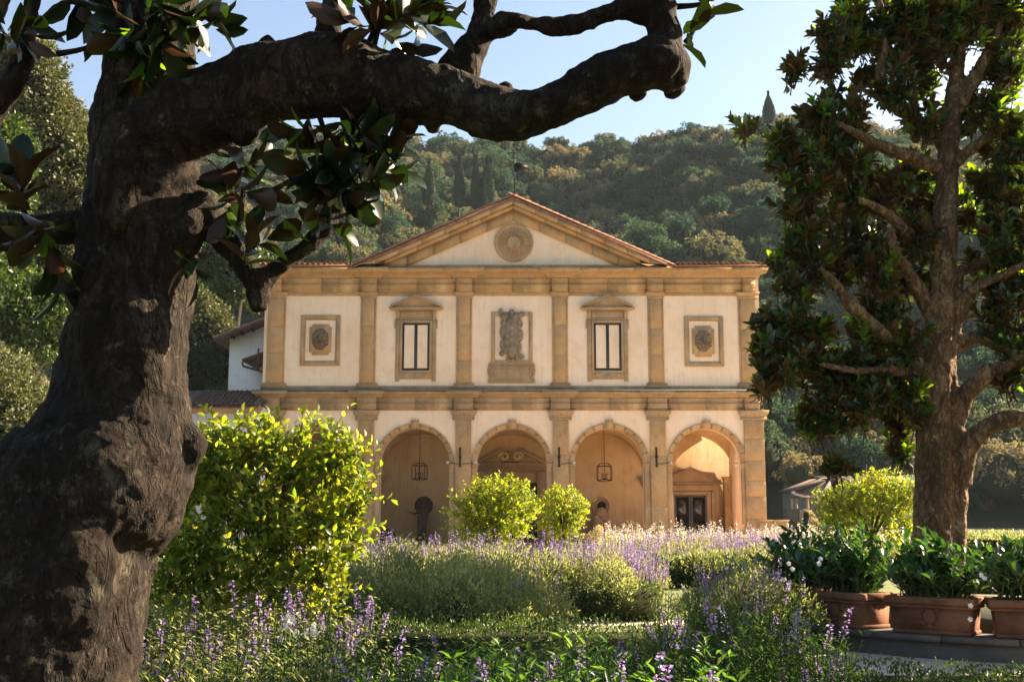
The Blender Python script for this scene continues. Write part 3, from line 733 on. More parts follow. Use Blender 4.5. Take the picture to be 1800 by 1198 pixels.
# iron anchors and small spotlights on the piers
def anchor(px, k, lab):
    x = fx(px, 800); e = empty('tie_anchor', (x, YF-.13, fz(802)), 'black iron wall anchor bar '+lab, 'iron anchor', 'iron anchors on the arcade piers')
    g = G(); cbox(g, x-.035, x+.035, YF-.20, YF-.13, fz(820), fz(786), .01); g.obj('bar', IRON, e)
    g = G(); sphere(g, (x, YF-.2, fz(803)), (.07,.06,.06)); sphere(g, (x, YF-.2, fz(819)), (.05,.05,.05)); g.obj('boss', IRON, e)
for k, (px, l) in enumerate(((638,'on the pier behind the big citrus bush'),(809,'on the pier left of the tall portal'),(982.5,'on the pier right of the tall portal'),(1153,'on the pier left of the glazed door'))): anchor(px, k, l)
def spot(px, pa, lab):
    x = fx(px, 813); xa = fx(pa, 815); z = fz(813)
    e = empty('wall_spotlight', (x, YF-.2, z), 'small pale lamp on thin arm '+lab, 'spotlight', 'small lamps at the arch springings')
    g = G(); sphere(g, (x, YF-.22, z), (.085,.075,.08)); g.obj('lamp_head', STEEL, e)
    g = G(); tube(g, [(xa,YF-.17,z-.05),(x,YF-.2,z-.02)], .012, 5); g.obj('arm', IRON, e)
spot(836,812,'left foot of middle arch'); spot(787,807,'right of arch with bronze bust'); spot(1008,985,'left of arch with worn torso'); spot(1178,1156,'left of arch with glazed door')

# lanterns
def lantern(px, ptop, pbot, pchain, hwpx, lab, nlegs):
    Y = YF+.9; x = fx(px, 800, Y); z1, z0 = fz(ptop, Y), fz(pbot, Y); r = hwpx*mpp(Y)
    zc = LZ+2.0
    e = empty('lantern', (x, Y, z1), 'black iron hanging lantern with candle lights '+lab, 'lantern', 'iron lanterns hanging in the arcade')
    g = G(); tube(g, [(x,Y,z1),(x,Y,z1+.45)], .018, 5)
    zz = z1+.45
    while zz < zc: tube(g, [(x,Y,zz),(x,Y,zz+.07)], .016 if int(zz/.09) % 2 else .010, 4); zz += .07
    g.obj('chain', IRON, e)
    g = G(); P = [(x+r*math.cos(a), Y+r*math.sin(a)) for a in [2*PI*k/nlegs+PI/nlegs+PI/2 for k in range(nlegs)]]
    zs = z1-.20
    for k, (a, b_) in enumerate(P):
        tube(g, [(a,b_,z0),(a,b_,zs)], .016, 5); tube(g, smooth3([(a,b_,zs),((a*.55+x*.45),(b_*.55+Y*.45),zs+.15),(x,Y,zs+.13),(x,Y,z1)]), .013, 5)
        c, d = P[(k+1) % nlegs]
        for z in (z0, zs): tube(g, [(a,b_,z),((a+c)/2,(b_+d)/2,z+(.06 if z == z0 else .04)),(c,d,z)], .014, 5)
        tube(g, [(a,b_,z0),(x,Y,z0-.06)], .012, 5)
    g.obj('cage', IRON, e)
    g = G(); tube(g, [(x,Y,z0-.06),(x,Y,z1)], .012, 5); g.obj('stem', IRON, e)
    for k in range(4):
        a = PI/2*k+.4; g = G(); cx, cy_ = x+.13*math.cos(a), Y+.13*math.sin(a); tube(g, [(x,Y,z0+.10),(cx,cy_,z0+.07),(cx,cy_,z0+.24)], .014, 5); sphere(g, (cx,cy_,z0+.27), (.022,.022,.04)); g.obj('candle_light', IRON, e)
def smooth3(p): return [q[:3] for q in smooth_path([(*a, 0) for a in p], 4)]
lantern(738, 811, 842, 757, 14, 'in the arch left of the tall portal', 5)
lantern(1062, 812, 844, 757, 17, 'in the arch right of the tall portal', 4)

# portal in the middle arch, door on the right, things along the back wall of the loggia
def bx(px, py=850): return fx(px, py, YB)
def bz(py): return fz(py, YB)
por = empty('portal', (bx(898), YB, .14), parent=villa)
g = G(); cbox(g, bx(832), bx(851), YB-.18, YB, .14, bz(829), .01); cbox(g, bx(944), bx(963), YB-.18, YB, .14, bz(829), .01); g.obj('jamb', STONE_G, por)
g = G(); cbox(g, bx(851)+.002, bx(944)-.002, YB-.10, YB, bz(848), bz(829), .01); g.obj('lintel', STONE_G, por)
g = G(); moulding(g, bx(838), bx(957), [(.1,bz(828)),(.14,bz(826)),(.16,bz(820)),(.28,bz(816)),(.30,bz(813))], YB); g.obj('entablature', STONE_G, por)
for s in (-1, 1):
    xo, xi = (bx(836), bx(884)) if s < 0 else (bx(960), bx(912)); zo, zi = bz(811), bz(787)
    g = G()
    for t0, t1, y in ((0,.16,.34),(.16,.34,.22)):
        g.add([(xo,YB-y,zo-t0),(xi,YB-y,zi-t0),(xi,YB,zi-t0),(xo,YB,zo-t0),(xo,YB-y,zo-t1),(xi,YB-y,zi-t1),(xi,YB,zi-t1),(xo,YB,zo-t1)], Q=[(0,1,2,3),(4,7,6,5),(0,4,5,1),(1,5,6,2),(2,6,7,3),(3,7,4,0)])
    g.obj('broken_pediment', STONE_G, por)
    g = G(); xs = bx(884 if s < 0 else 912); c = (xs-s*.05, YB-.2, bz(803)); pts = []
    for k in range(15):
        a = k*.55; r = .26*(1-k/17); pts.append((c[0]+s*r*math.cos(a), c[1], c[2]+r*math.sin(a)))
    tube(g, pts, .075, 7); g.obj('scroll', WHITEWASH if False else PLASTER_IN, por)
g = G(); gable(g, bx(898), .42, bz(812), bz(792), YB-.12, YB); g.obj('inner_gable', STONE_G, por)
g = G(); box(g, bx(851), bx(944), YB-.03, YB-.01, .14, bz(848)); g.obj('doorway_dark_panel', VOID, por)  # dark sheet on the wall in place of an unlit opening
g = G()
for a in (853, 898.5):
    for k in range(3): cbox(g, bx(a), bx(a+43.5), YB-.07, YB-.035, .2+k*.98, .2+k*.98+.9, .02)
g.obj('door_leaf', WOOD, por)

dr = empty('door', (bx(1212), YB, .14), parent=villa); dc = bx(1213)
hw = 28*mpp(YB); dz = bz(870)
g = G(); gable(g, dc, 53*mpp(YB)+.0, bz(851), bz(820), YB-.14, YB); g.obj('door_pediment', STONE_G, dr)
g = G(); cbox(g, dc-1.12, dc+1.12, YB-.12, YB, bz(862), bz(852), .01); g.obj('door_lintel', STONE_G, dr)
g = G(); cbox(g, dc-1.0, dc-hw-.0, YB-.10, YB, .14, bz(863), .01); cbox(g, dc+hw, dc+1.0, YB-.10, YB, .14, bz(863), .01); cbox(g, dc-hw+.002, dc+hw-.002, YB-.10, YB, dz+.01, bz(863), .01)
for s in (-1, 1): cbox(g, min(dc+s*1.02, dc+s*1.16), max(dc+s*1.02, dc+s*1.16), YB-.16, YB, .14, bz(863), .012)
g.obj('surround', STONE_G, dr)
g = G(); box(g, dc-hw, dc+hw, YB-.02, YB-.005, .14, dz); g.obj('doorway_dark_panel', VOID, dr)  # flat panel, painted dark like the room behind
for s in (-1, 1):
    g = G(); a, b_ = sorted((dc+s*.01, dc+s*hw)); frame_ring(g, a, b_, .15, dz, .09, YB-.075, YB-.03, b=.005); g.obj('door_leaf', FRAME_G, dr)
    for z0, z1 in ((.25, 1.0), (1.06, dz-.10)):
        g = G(); box(g, a+.09, b_-.09, YB-.05, YB-.04, z0, z1); g.obj('pane', GLASS_D, dr)

# round niches with sculpture
def niche(px, py, rpx, lab):
    x, z, r = bx(px, py), bz(py), rpx*mpp(YB)
    e = empty('niche', (x, YB, z), parent=villa)
    g = G(); lathe(g, [(r*1.0,0),(r*1.0,.06),(r*.93,.08),(r*.80,.05),(r*.74,-.0)], (x, YB, z), 32, axis='y'); g.obj('niche_ring', STONE_G if lab else BRONZE, e, smooth=True)
    g = G(); lathe(g, [(r*.76,.012),(r*.01,.012)], (x, YB, z), 32, axis='y'); g.obj('niche_back', BRONZE if not lab else VOID if False else STONE_G, e)
    return x, z, r
x, z, r = niche(745, 888, 16, False)
e = empty('bust_on_pedestal', (x, YB-.5, .14), 'dark bronze bust on a tapering pedestal before the left round niche', 'sculpture')
Yb = YB-.45; xb = bx(744)
g = G(); sphere(g, (xb+.02,Yb,bz(880)), (.15,.17,.19)); sphere(g, (xb+.0,Yb-.04,bz(890)), (.10,.12,.14)); sphere(g, (xb+.02,Yb,bz(898)), (.32,.17,.17)); sphere(g, (xb+.05,Yb,bz(905)), (.26,.17,.2)); sphere(g, (xb+.02,Yb-.14,bz(882)), (.05,.06,.06))
tube(g, [(xb-.2,Yb,bz(900)),(xb-.42,Yb,bz(903)),(xb-.55,Yb-.05,bz(899))], [.06,.05,.03], 8); sphere(g, (xb-.58,Yb-.05,bz(900)), (.06,.05,.05)); blob_obj(g, 'bust', BRONZE, e, .025)
g = G(); z_ = bz(906)
for a0, a1, w0, w1 in ((.14,.3,.30,.28),(.3,z_,.19,.24)):
    g.add([(xb-w0,Yb-w0*.8,a0),(xb+w0,Yb-w0*.8,a0),(xb+w0,Yb+w0*.8,a0),(xb-w0,Yb+w0*.8,a0),(xb-w1,Yb-w1*.8,a1),(xb+w1,Yb-w1*.8,a1),(xb+w1,Yb+w1*.8,a1),(xb-w1,Yb+w1*.8,a1)], Q=BQ)
g.obj('pedestal', BRONZE, e)
x, z, r = niche(1056, 889, 16, True)
g = G(); sphere(g, (x+.05, YB-.02, z+.02), (r*.5,.05,r*.5)); g.obj('niche_dark_disc', VOID, villa)  # dark bulge painted as the shade of a hollow
e = empty('worn_torso', (x, YB-.5, .14), 'worn grey stone torso on a rough base under the right round niche', 'sculpture')
g = G(); r_ = random.Random(5)
for px_, py_, a, b_ in ((1056,898,.22,.20),(1058,906,.36,.25),(1052,902,.2,.22),(1066,912,.24,.30),(1050,918,.30,.35),(1060,926,.36,.35),(1056,936,.42,.3)): sphere(g, (bx(px_,py_), YB-.45, bz(py_)), (a,.25,b_))
for k in range(14): sphere(g, (bx(1057)+r_.uniform(-.35,.35), YB-.62, bz(r_.uniform(902,935))), (.09,.07,.12))
blob_obj(g, 'torso', STONE_G, e, .03, 1)
g = G(); cbox(g, bx(1043), bx(1073), YB-.75, YB-.12, .14, bz(938), .03); g.obj('base', STONE_G, e)
# small dark table with a bird-like iron in the left arch
e = empty('side_table', (bx(684), YB-1, .14), 'small black table with an iron ornament standing in the left arch', 'table')
g = G(); x0, x1, zt = fx(670,935,YF+3), fx(698,935,YF+3), fz(936,YF+3)
cbox(g, x0, x1, YF+2.8, YF+3.3, zt-.22, zt, .015); g.obj('top', IRON, e)
g = G()
for a in (x0+.03, x1-.07):
    for b_ in (YF+2.84, YF+3.22): box(g, a, a+.04, b_, b_+.04, .14, zt-.22)
g.obj('leg', IRON, e)
g = G(); xm = (x0+x1)/2-.1; sphere(g, (xm,YF+3,zt+.13), (.10,.05,.045)); sphere(g, (xm-.06,YF+3,zt+.19), (.04,.03,.04)); tube(g, [(xm,YF+3,zt),(xm,YF+3,zt+.12)], .015, 5); tube(g, [(xm+.08,YF+3,zt+.14),(xm+.2,YF+3,zt+.1)], [.03,.01], 5); g.obj('ornament', IRON, e)
# stone parapet pedestals by the right corner
for px0, px1, lab in ((1334,1357,'pale square stone pedestal touching the corner pier of the villa'),(1360,1384,'pale stone pedestal with flared cap, right one beside the villa corner')):
    e = empty('stone_pedestal', (fx(px0,930,49), 49, 0), lab, 'pedestal', 'stone pedestals beside the villa corner')
    x0, x1 = fx(px0,930,49), fx(px1,930,49); zt = fz(913,49); g = G(); cbox(g, x0, x1, 48.8, 49.5, 0, zt-.09, .02); g.obj('shaft', STONE, e)
    g = G(); moulding(g, x0, x1, [(.0,zt-.088),(.03,zt-.05),(.05,zt-.02),(.05,zt)], 48.8); box(g, x0-.05, x1+.05, 48.801, 49.55, zt-.05, zt-.001); g.obj('cap', STONE, e)

# ------------------------------------------------------------------ buildings left of the villa
wing = empty('service_wing', (-13.5, 49, 0), 'white low wing with dark tiled lean-to roof adjoining the villa on its left', 'building')
YW = 50.0
g = G(); box(g, fx(250,760,YW), fx(462,760,YW), YW, YW+5, 0, fz(716, YW)); g.obj('wall', WHITEWASH, wing)
g = G(); moulding(g, fx(250,760,YW), fx(455,760,YW), [(.0,fz(727,YW)),(.08,fz(725,YW)),(.12,fz(719,YW)),(.16,fz(715,YW))], YW); g.obj('eaves_moulding', STONE_G, wing)
g = G(); zr0, zr1 = fz(714,YW), fz(686,YW+2.2); xa, xb = fx(250,700,YW), fx(456,700,YW)
g.add([(xa,YW-.35,zr0-.02),(xb,YW-.35,zr0-.02),(xb,YW+2.2,zr1),(xa,YW+2.2,zr1),(xa,YW-.35,zr0-.1),(xb,YW-.35,zr0-.1),(xb,YW+2.2,zr1-.15),(xa,YW+2.2,zr1-.15)], Q=[(0,1,2,3),(4,7,6,5),(0,4,5,1),(1,5,6,2),(2,6,7,3),(3,7,4,0)])
g.obj('roof_slab', COTTO_D, wing)
sl2 = math.atan2(zr1-zr0, 2.55); n = int((fx(456,700,YW)-fx(335,700,YW))/.215)
for k in range(n):
    for r_ in range(6):
        tile(wing, (fx(338,700,YW)+.215*k+random.uniform(-.012,.012), YW-.42+r_*.37*math.cos(sl2)*1.15, zr0+.0+r_*.37*math.sin(sl2)*1.15), sl2-.03+random.uniform(-.02,.02), 0, random.uniform(-.05,.05), TMD)
# gabled white house behind the wing
gh = empty('gabled_house', (-12, 58, 0), 'white plastered gable end with dark projecting eaves rising behind the low wing', 'building')
YG = 57.0
g = G(); a, b_ = fx(403,620,YG), fx(500,620,YG); zt1, zt2 = fz(596,YG), fz(560,YG)
g.add([(a,YG,0),(b_,YG,0),(b_,YG+9,0),(a,YG+9,0),(a,YG,zt1),(b_,YG,zt2),(b_,YG+9,zt2),(a,YG+9,zt1)], Q=BQ); g.obj('wall', WHITEWASH, gh)
g = G(); a, b_ = fx(380,600,YG), fx(500,600,YG); za, zb = fz(598,YG), fz(553,YG)
g.add([(a,YG-.7,za-.13),(b_,YG-.7,zb-.13),(b_,YG+9.4,zb-.13),(a,YG+9.4,za-.13),(a,YG-.7,za),(b_,YG-.7,zb),(b_,YG+9.4,zb),(a,YG+9.4,za)], Q=BQ); g.obj('roof_slab', COTTO_D, gh)
sg = math.atan2(zb-za, b_-a); yv = Vector((math.cos(sg),0,math.sin(sg))); zv = Vector((-math.sin(sg),0,math.cos(sg))); xv = yv.cross(zv)
for k in range(9):
    o = tile(gh, (a+.36*k, YG-.62, za+.36*k*math.tan(sg)+.03), me=TM); o.rotation_euler = Matrix((xv,yv,zv)).transposed().to_euler()
g = G(); 
for px in (412,428,446): tube(g, [(fx(px,595,YG),YG-.6,fz(598-(px-380)*.37,YG)-.22),(fx(px,595,YG),YG,fz(598-(px-380)*.37,YG)-.22)], .07, 4)
g.obj('rafter_end', WOOD, gh)
cz = empty('canopy_roof', (fx(445,640,55), 55, fz(640,55)), 'small dark tiled canopy on a bracket against the white gable wall', 'canopy')
g = G(); a, b_ = fx(432,640,55), fx(470,640,55); za, zb = fz(634,55), fz(621,55)
g.add([(a,54.2,za-.12),(b_,54.2,zb-.12),(b_,57,zb-.12),(a,57,za-.12),(a,54.2,za),(b_,54.2,zb),(b_,57,zb),(a,57,za)], Q=BQ)
tube(g, [(a,54.3,za-.16),(a+.05,54.3,za-.35),(b_,54.3,zb-1.0)], .06, 5); tube(g, [(b_-.3,54.3,za+.5),(b_-.3,54.3,zb-.9)], .05, 5); g.obj('roof', COTTO_D, cz)

# ------------------------------------------------------------------ distant house, iron pergola and lamp pillar at the right
YH = 105.0
h = empty('distant_house', (fx(1460,900,YH), YH, 0), 'pale two storey cottage with porch and outside stair far behind the right citrus bush', 'house')
g = G(); a, b_, c = fx(1412,880,YH), fx(1462,880,YH), fx(1640,880,YH); zt = fz(842,YH)
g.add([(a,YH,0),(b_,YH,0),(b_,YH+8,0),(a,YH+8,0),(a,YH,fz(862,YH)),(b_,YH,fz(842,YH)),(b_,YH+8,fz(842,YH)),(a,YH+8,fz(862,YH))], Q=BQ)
box(g, b_, c, YH+.8, YH+8, 0, fz(858,YH)); g.obj('wall', m_plain('grey plaster with painted shade', (.20,.19,.18), .9, 0, .12, .6), h)  # wall darkened: the shade on the house is put into its plaster colour
g = G(); 
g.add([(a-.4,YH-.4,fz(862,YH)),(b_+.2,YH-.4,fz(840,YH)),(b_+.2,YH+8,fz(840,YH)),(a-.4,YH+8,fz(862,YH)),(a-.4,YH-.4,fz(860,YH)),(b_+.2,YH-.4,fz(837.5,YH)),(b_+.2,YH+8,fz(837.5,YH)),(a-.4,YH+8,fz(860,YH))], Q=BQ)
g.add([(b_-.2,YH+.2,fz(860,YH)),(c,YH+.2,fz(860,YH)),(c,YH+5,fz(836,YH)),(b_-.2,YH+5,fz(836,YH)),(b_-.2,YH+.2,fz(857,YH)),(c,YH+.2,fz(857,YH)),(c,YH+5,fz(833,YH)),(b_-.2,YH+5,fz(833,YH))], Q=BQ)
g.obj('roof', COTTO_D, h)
for px, p0, p1 in ((1450,866,884),):
    g = G(); cbox(g, fx(px-4,880,YH), fx(px+4,880,YH), YH-.05, YH, fz(p1,YH), fz(p0,YH)); g.obj('window', FRAME, h)
for px, p0, p1 in ((1418,906,924),(1436,912,930)):
    g = G(); cbox(g, fx(px-4.5,880,YH), fx(px+4.5,880,YH), YH-.06, YH, max(0,fz(p1,YH)), fz(p0,YH)); g.obj('doorway_dark_panel', VOID, h)  # dark slab painted as a shaded entrance
g = G(); a0, b0 = fx(1376,870,YH), fx(1414,870,YH)
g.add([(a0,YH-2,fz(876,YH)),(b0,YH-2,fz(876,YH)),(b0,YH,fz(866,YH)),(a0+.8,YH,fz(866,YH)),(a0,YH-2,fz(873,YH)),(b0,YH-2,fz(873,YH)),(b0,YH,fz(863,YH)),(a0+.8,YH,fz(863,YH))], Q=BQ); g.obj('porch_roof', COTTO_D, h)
for px in (1383,1390.5,1410):
    g = G(); lathe(g, [(.16,0),(.13,.1),(.12,fz(876,YH)-fz(893,YH)-.1),(.16,fz(876,YH)-fz(893,YH))], (fx(px,880,YH),YH-1.9,fz(893,YH)), 8); g.obj('porch_column', STONE_G, h)
g = G(); box(g, fx(1380,890,YH), fx(1412,890,YH), YH-2, YH, 0, fz(894,YH)); g.obj('porch_wall', CARVE, h)  # dark carving tone stands in for shade on the porch
g = G()
for k in range(10): box(g, fx(1394,900,YH)+k*.12, fx(1394,900,YH)+k*.12+.9, YH-3.2, YH-2.01, 0, fz(896+k*3.4,YH))
g.obj('stair', STONE_G, h)
pg = empty('iron_pergola', (fx(1550,820,40), 40, 0), 'thin black wrought iron pergola frame with scrolls behind the right citrus bush', 'pergola')
YP = 40
for px in (1524,1532,1606):
    g = G(); tube(g, [(fx(px,850,YP),YP,0),(fx(px,850,YP),YP,fz(801,YP))], .022, 5); g.obj('post', IRON, pg)
g = G()
for py in (801,811): tube(g, [(fx(1522,py,YP),YP,fz(py,YP)),(fx(1612,py+2,YP),YP,fz(py+2,YP))], .016, 5)
g.obj('rail', IRON, pg)
for px in (1540,1606,1597):
    g = G(); c = (fx(px,816,YP), fz(817,YP)); tube(g, [(c[0]+.11*math.cos(t*.6)*(1-t/16), YP, c[1]+.11*math.sin(t*.6)*(1-t/16)) for t in range(12)], .012, 5); g.obj('scroll', IRON, pg)
lp = empty('garden_pillar', (fx(1602,850,30), 30, 0), 'pale rendered pillar with flat dark cap beside the magnolia trunk', 'pillar')
g = G(); cbox(g, fx(1596,850,30), fx(1615,850,30), 30, 30.35, 0, fz(833,30), .01); g.obj('shaft', WHITEWASH, lp)
g = G(); cbox(g, fx(1592,850,30), fx(1619,850,30), 29.94, 30.41, fz(833,30)+.002, fz(830,30), .008); g.obj('cap', SLATE, lp)

# ------------------------------------------------------------------ woods on the hill
def clump_crown(g, ells, n, cr, nl, ls, mat=0, inner=None, up_bias=.35, tpl=L_DIA, wid=.6, surf=(.78,1.0), flat=0):
    """leaf clumps spread over ellipsoids [(centre, radii)]"""
    wts = np.array([e[1][0]*e[1][2] for e in ells]); wts = wts/wts.sum()
    for (c, r), w in zip(ells, wts):
        k = max(4, int(n*w)); c = np.array(c, float); r = np.array(r, float)
        d = rdir(k); d[:,2] = d[:,2]+up_bias*.5; d = nrm(d)
        cc = c + d*r*rng.uniform(surf[0], surf[1], (k,1)); crr = cr*rng.uniform(.6,1.35,(k,1))
        tone = rng.random(k)*.45
        D = rdir(k*nl).reshape(k, nl, 3) + d[:,None]*.55; D = nrm(D)
        P = cc[:,None]+D*crr[:,None]*rng.uniform(.45,1.05,(k,nl,1))
        ld = nrm(D+rdir(k*nl).reshape(k,nl,3)*.9); up = rdir(k*nl).reshape(k,nl,3)*.8+D
        place(g, tpl, P.reshape(-1,3), ld.reshape(-1,3), up.reshape(-1,3), ls*rng.uniform(.7,1.4,k*nl), wid, mat, np.clip(np.repeat(tone, nl)+rng.random(k*nl)*.55, 0, 1))
        if inner is not None:
            bm = bmesh.new(); bmesh.ops.create_icosphere(bm, subdivisions=2, radius=1)
            for v in bm.verts: v.co *= .9+.2*mnoise.noise(v.co*2+Vector(c))
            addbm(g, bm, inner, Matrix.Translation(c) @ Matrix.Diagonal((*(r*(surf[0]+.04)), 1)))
def gn_scatter(name, pts, scl, rot, meshes, kindlabel=None):
    coll = bpy.data.collections.new(name+'_sources')
    for i, me in enumerate(meshes):
        coll.objects.link(bpy.data.objects.new('tree_crown_%s' % 'abcdef'[i], me))
    me = bpy.data.meshes.new(name); me.vertices.add(len(pts)); me.vertices.foreach_set('co', np.asarray(pts, np.float32).ravel())
    for an, arr in (('scl', scl), ('rotz', rot)):
        a = me.attributes.new(an, 'FLOAT', 'POINT'); a.data.foreach_set('value', np.asarray(arr, np.float32))
    o = bpy.data.objects.new(name, me); link(o)
    ng = bpy.data.node_groups.new(name, 'GeometryNodeTree')
    ng.interface.new_socket('Geometry', in_out='INPUT', socket_type='NodeSocketGeometry'); ng.interface.new_socket('Geometry', in_out='OUTPUT', socket_type='NodeSocketGeometry')
    N = ng.nodes; Lk = ng.links; gi = N.new('NodeGroupInput'); go = N.new('NodeGroupOutput')
    ip = N.new('GeometryNodeInstanceOnPoints'); ci = N.new('GeometryNodeCollectionInfo'); ci.inputs['Collection'].default_value = coll
    ci.inputs['Separate Children'].default_value = True; ci.inputs['Reset Children'].default_value = True
    ip.inputs['Pick Instance'].default_value = True
    Lk.new(gi.outputs[0], ip.inputs['Points']); Lk.new(ci.outputs[0], ip.inputs['Instance'])
    na = N.new('GeometryNodeInputNamedAttribute'); na.data_type = 'FLOAT'; na.inputs['Name'].default_value = 'scl'
    nr = N.new('GeometryNodeInputNamedAttribute'); nr.data_type = 'FLOAT'; nr.inputs['Name'].default_value = 'rotz'
    cx = N.new('ShaderNodeCombineXYZ'); Lk.new(nr.outputs[0], cx.inputs[2]); Lk.new(cx.outputs[0], ip.inputs['Rotation']); Lk.new(na.outputs[0], ip.inputs['Scale'])
    ri = N.new('FunctionNodeRandomValue'); ri.data_type = 'INT'; ri.inputs['Min'].default_value = 0 if False else 0
    [s_ for s_ in ri.inputs if s_.name == 'Max' and s_.type == 'INT'][0].default_value = len(meshes)-1
    Lk.new([s_ for s_ in ri.outputs if s_.type == 'INT'][0], ip.inputs['Instance Index'])
    Lk.new(ip.outputs[0], go.inputs[0])
    md = o.modifiers.new('scatter', 'NODES'); md.node_group = ng; return o
crowns = []
for k in range(5):
    g = G(); r_ = np.random.default_rng(k)
    ell = [((0,0,.1),(1,1,.8))] + [(tuple(r_.uniform(-.55,.55,2))+(r_.uniform(.0,.45),), (r_.uniform(.4,.6),)*3) for _ in range(5)]
    clump_crown(g, ell, 75, .17, 70, .085, 0, 1, .6); crowns.append(g.mesh('wood_crown', [LF_HILL, INNER]))
pts = []; scl = []
yy = 122.0
while yy < 372:
    step = 4.7 + (yy-120)*.006; xx = -yy*.56-25
    while xx < yy*.54+40:
        x = xx+random.uniform(-1.9,1.9); y = yy+random.uniform(-1.9,1.9); hz = float(hill_h(x, y))
        s_ = random.choice((2.6,3.2,3.7,4.3,5.0))*random.uniform(.85,1.12)
        pts.append((x, y, hz+s_*.55+random.uniform(.3,2.6))); scl.append(s_); xx += step
    yy += step*.92
woods = gn_scatter('woods', pts, scl, np.random.default_rng(1).uniform(0, 6.28, len(pts)), crowns); woods['kind'] = 'stuff'; woods['label'] = 'dense evergreen wood covering the hillside behind the villa'
# cypresses standing out of the wood
def cypress(px, pt, pb, wpx, Y, lab, nm='cypress'):
    x = fx(px, pb, Y); z1, z0 = fz(pt, Y), fz(pb, Y); hh = z1-z0; r = wpx/2*mpp(Y)
    e = empty(nm, (x, Y, z0), lab, 'cypress', 'cypresses among the wood'); g = G(); n = 1500
    t = rng.random(n); a = rng.random(n)*6.28; rr = r*np.clip(np.sin(np.clip(t*1.05+.12,0,1)*PI)**.6, .0, 1)*(1.12-.75*t)*rng.uniform(.75,1.05,n)
    P = np.stack([x+rr*np.cos(a), Y+rr*np.sin(a), z0+t*hh], 1); d = np.stack([np.cos(a)*.4, np.sin(a)*.4, np.full(n,1.)],1)+rdir(n)*.3
    place(g, L_DIA, P, d, np.stack([np.cos(a),np.sin(a),np.zeros(n)],1), hh*.085, .5); g.obj('crown', LF_CYP, e)
    g = G(); lathe(g, [(r*.5,0),(r*.8,hh*.25),(r*.62,hh*.55),(r*.3,hh*.85),(.01,hh*.97)], (x,Y,z0), 10); g.obj('crown_core', INNER, e)
    g = G(); tube(g, [(x,Y,z0-6),(x,Y,z0+1)], .25, 6); g.obj('trunk', TWIG, e)
for px, pt, pb, w, l in ((807,275,312,18,'short rounded dark cypress, leftmost of the row left of the weather vane'),(836,276,316,15,'narrow dark cypress, second of the row left of the weather vane'),(857,278,322,22,'broad dark cypress nearest the weather vane'),(848,318,372,20,'lone cypress just above the left slope of the pediment'),(753,283,308,22,'squat rounded cypress farthest left on the hill')):
    cypress(px, pt, pb+52, w*1.1, 225 if pt < 300 else 185, l)
cypress(1352, 163, 215, 24, 262, 'ragged pointed conifer standing on the skyline left of the right magnolia', 'conifer')

# ------------------------------------------------------------------ lit trees at the left
def broad_tree(name, lab, x, Y, ells, n, cr, nl, ls, m, trunk_r=.3, z0=0, group=None, cat='tree'):
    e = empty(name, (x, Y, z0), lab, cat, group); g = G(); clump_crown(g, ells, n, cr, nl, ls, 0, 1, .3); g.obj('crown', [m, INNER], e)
    g = G(); c = ells[0][0]; tube(g, [(x,Y,z0),(x+(c[0]-x)*.3,Y,z0+(c[2]-z0)*.4),(c[0],c[1],c[2])], [trunk_r,trunk_r*.8,trunk_r*.4], 8); g.obj('trunk', BARK, e); return e
def E(px, py, Y, rx, ry, rz=None): c = W(px, py, Y); k = mpp(Y); return ((c.x, Y, c.z), (rx*k, (rz or rx)*k, ry*k))
broad_tree('holm_oak', 'tall pale sunlit holm oak rising left of the old magnolia trunk', fx(60,800,44), 44,
    [E(70,250,44,75,130),E(55,130,44,52,60),E(120,330,44,60,110),E(20,200,44,60,150),E(95,430,44,70,90),E(150,380,44,45,90)], 900, .42, 60, .17, LF_OAK)
broad_tree('holm_oak', 'darker broad holm oak at the left edge below the tall pale one', fx(-30,800,38), 38,
    [E(-40,330,38,90,170),E(10,560,38,110,90),E(100,560,38,60,70),E(-60,480,38,90,120)], 700, .42, 60, .15, LF_BOX)
broad_tree('laurel_thicket', 'bushy sunlit laurel thicket sloping down at the far left edge', fx(0,800,26), 26,
    [E(-20,760,26,110,110),E(60,790,26,80,80),E(-60,680,26,110,80),E(120,900,26,110,60),E(240,700,30,50,90)], 700, .3, 60, .10, LF_OAK, cat='thicket')
broad_tree('holm_oak', 'pale rounded holm oak between the old magnolia trunk and white gable house', fx(345,800,62), 62,
    [E(360,600,62,50,80),E(330,560,62,40,60),E(385,640,62,35,50),E(300,640,62,60,80)], 420, .45, 60, .18, LF_OAK)
broad_tree('dark_oak', 'dark shaded oak filling the gap under the left villa roof', fx(410,800,75), 75,
    [E(430,480,85,60,60),E(350,470,85,60,60)], 200, .8, 60, .3, LF_BOX)

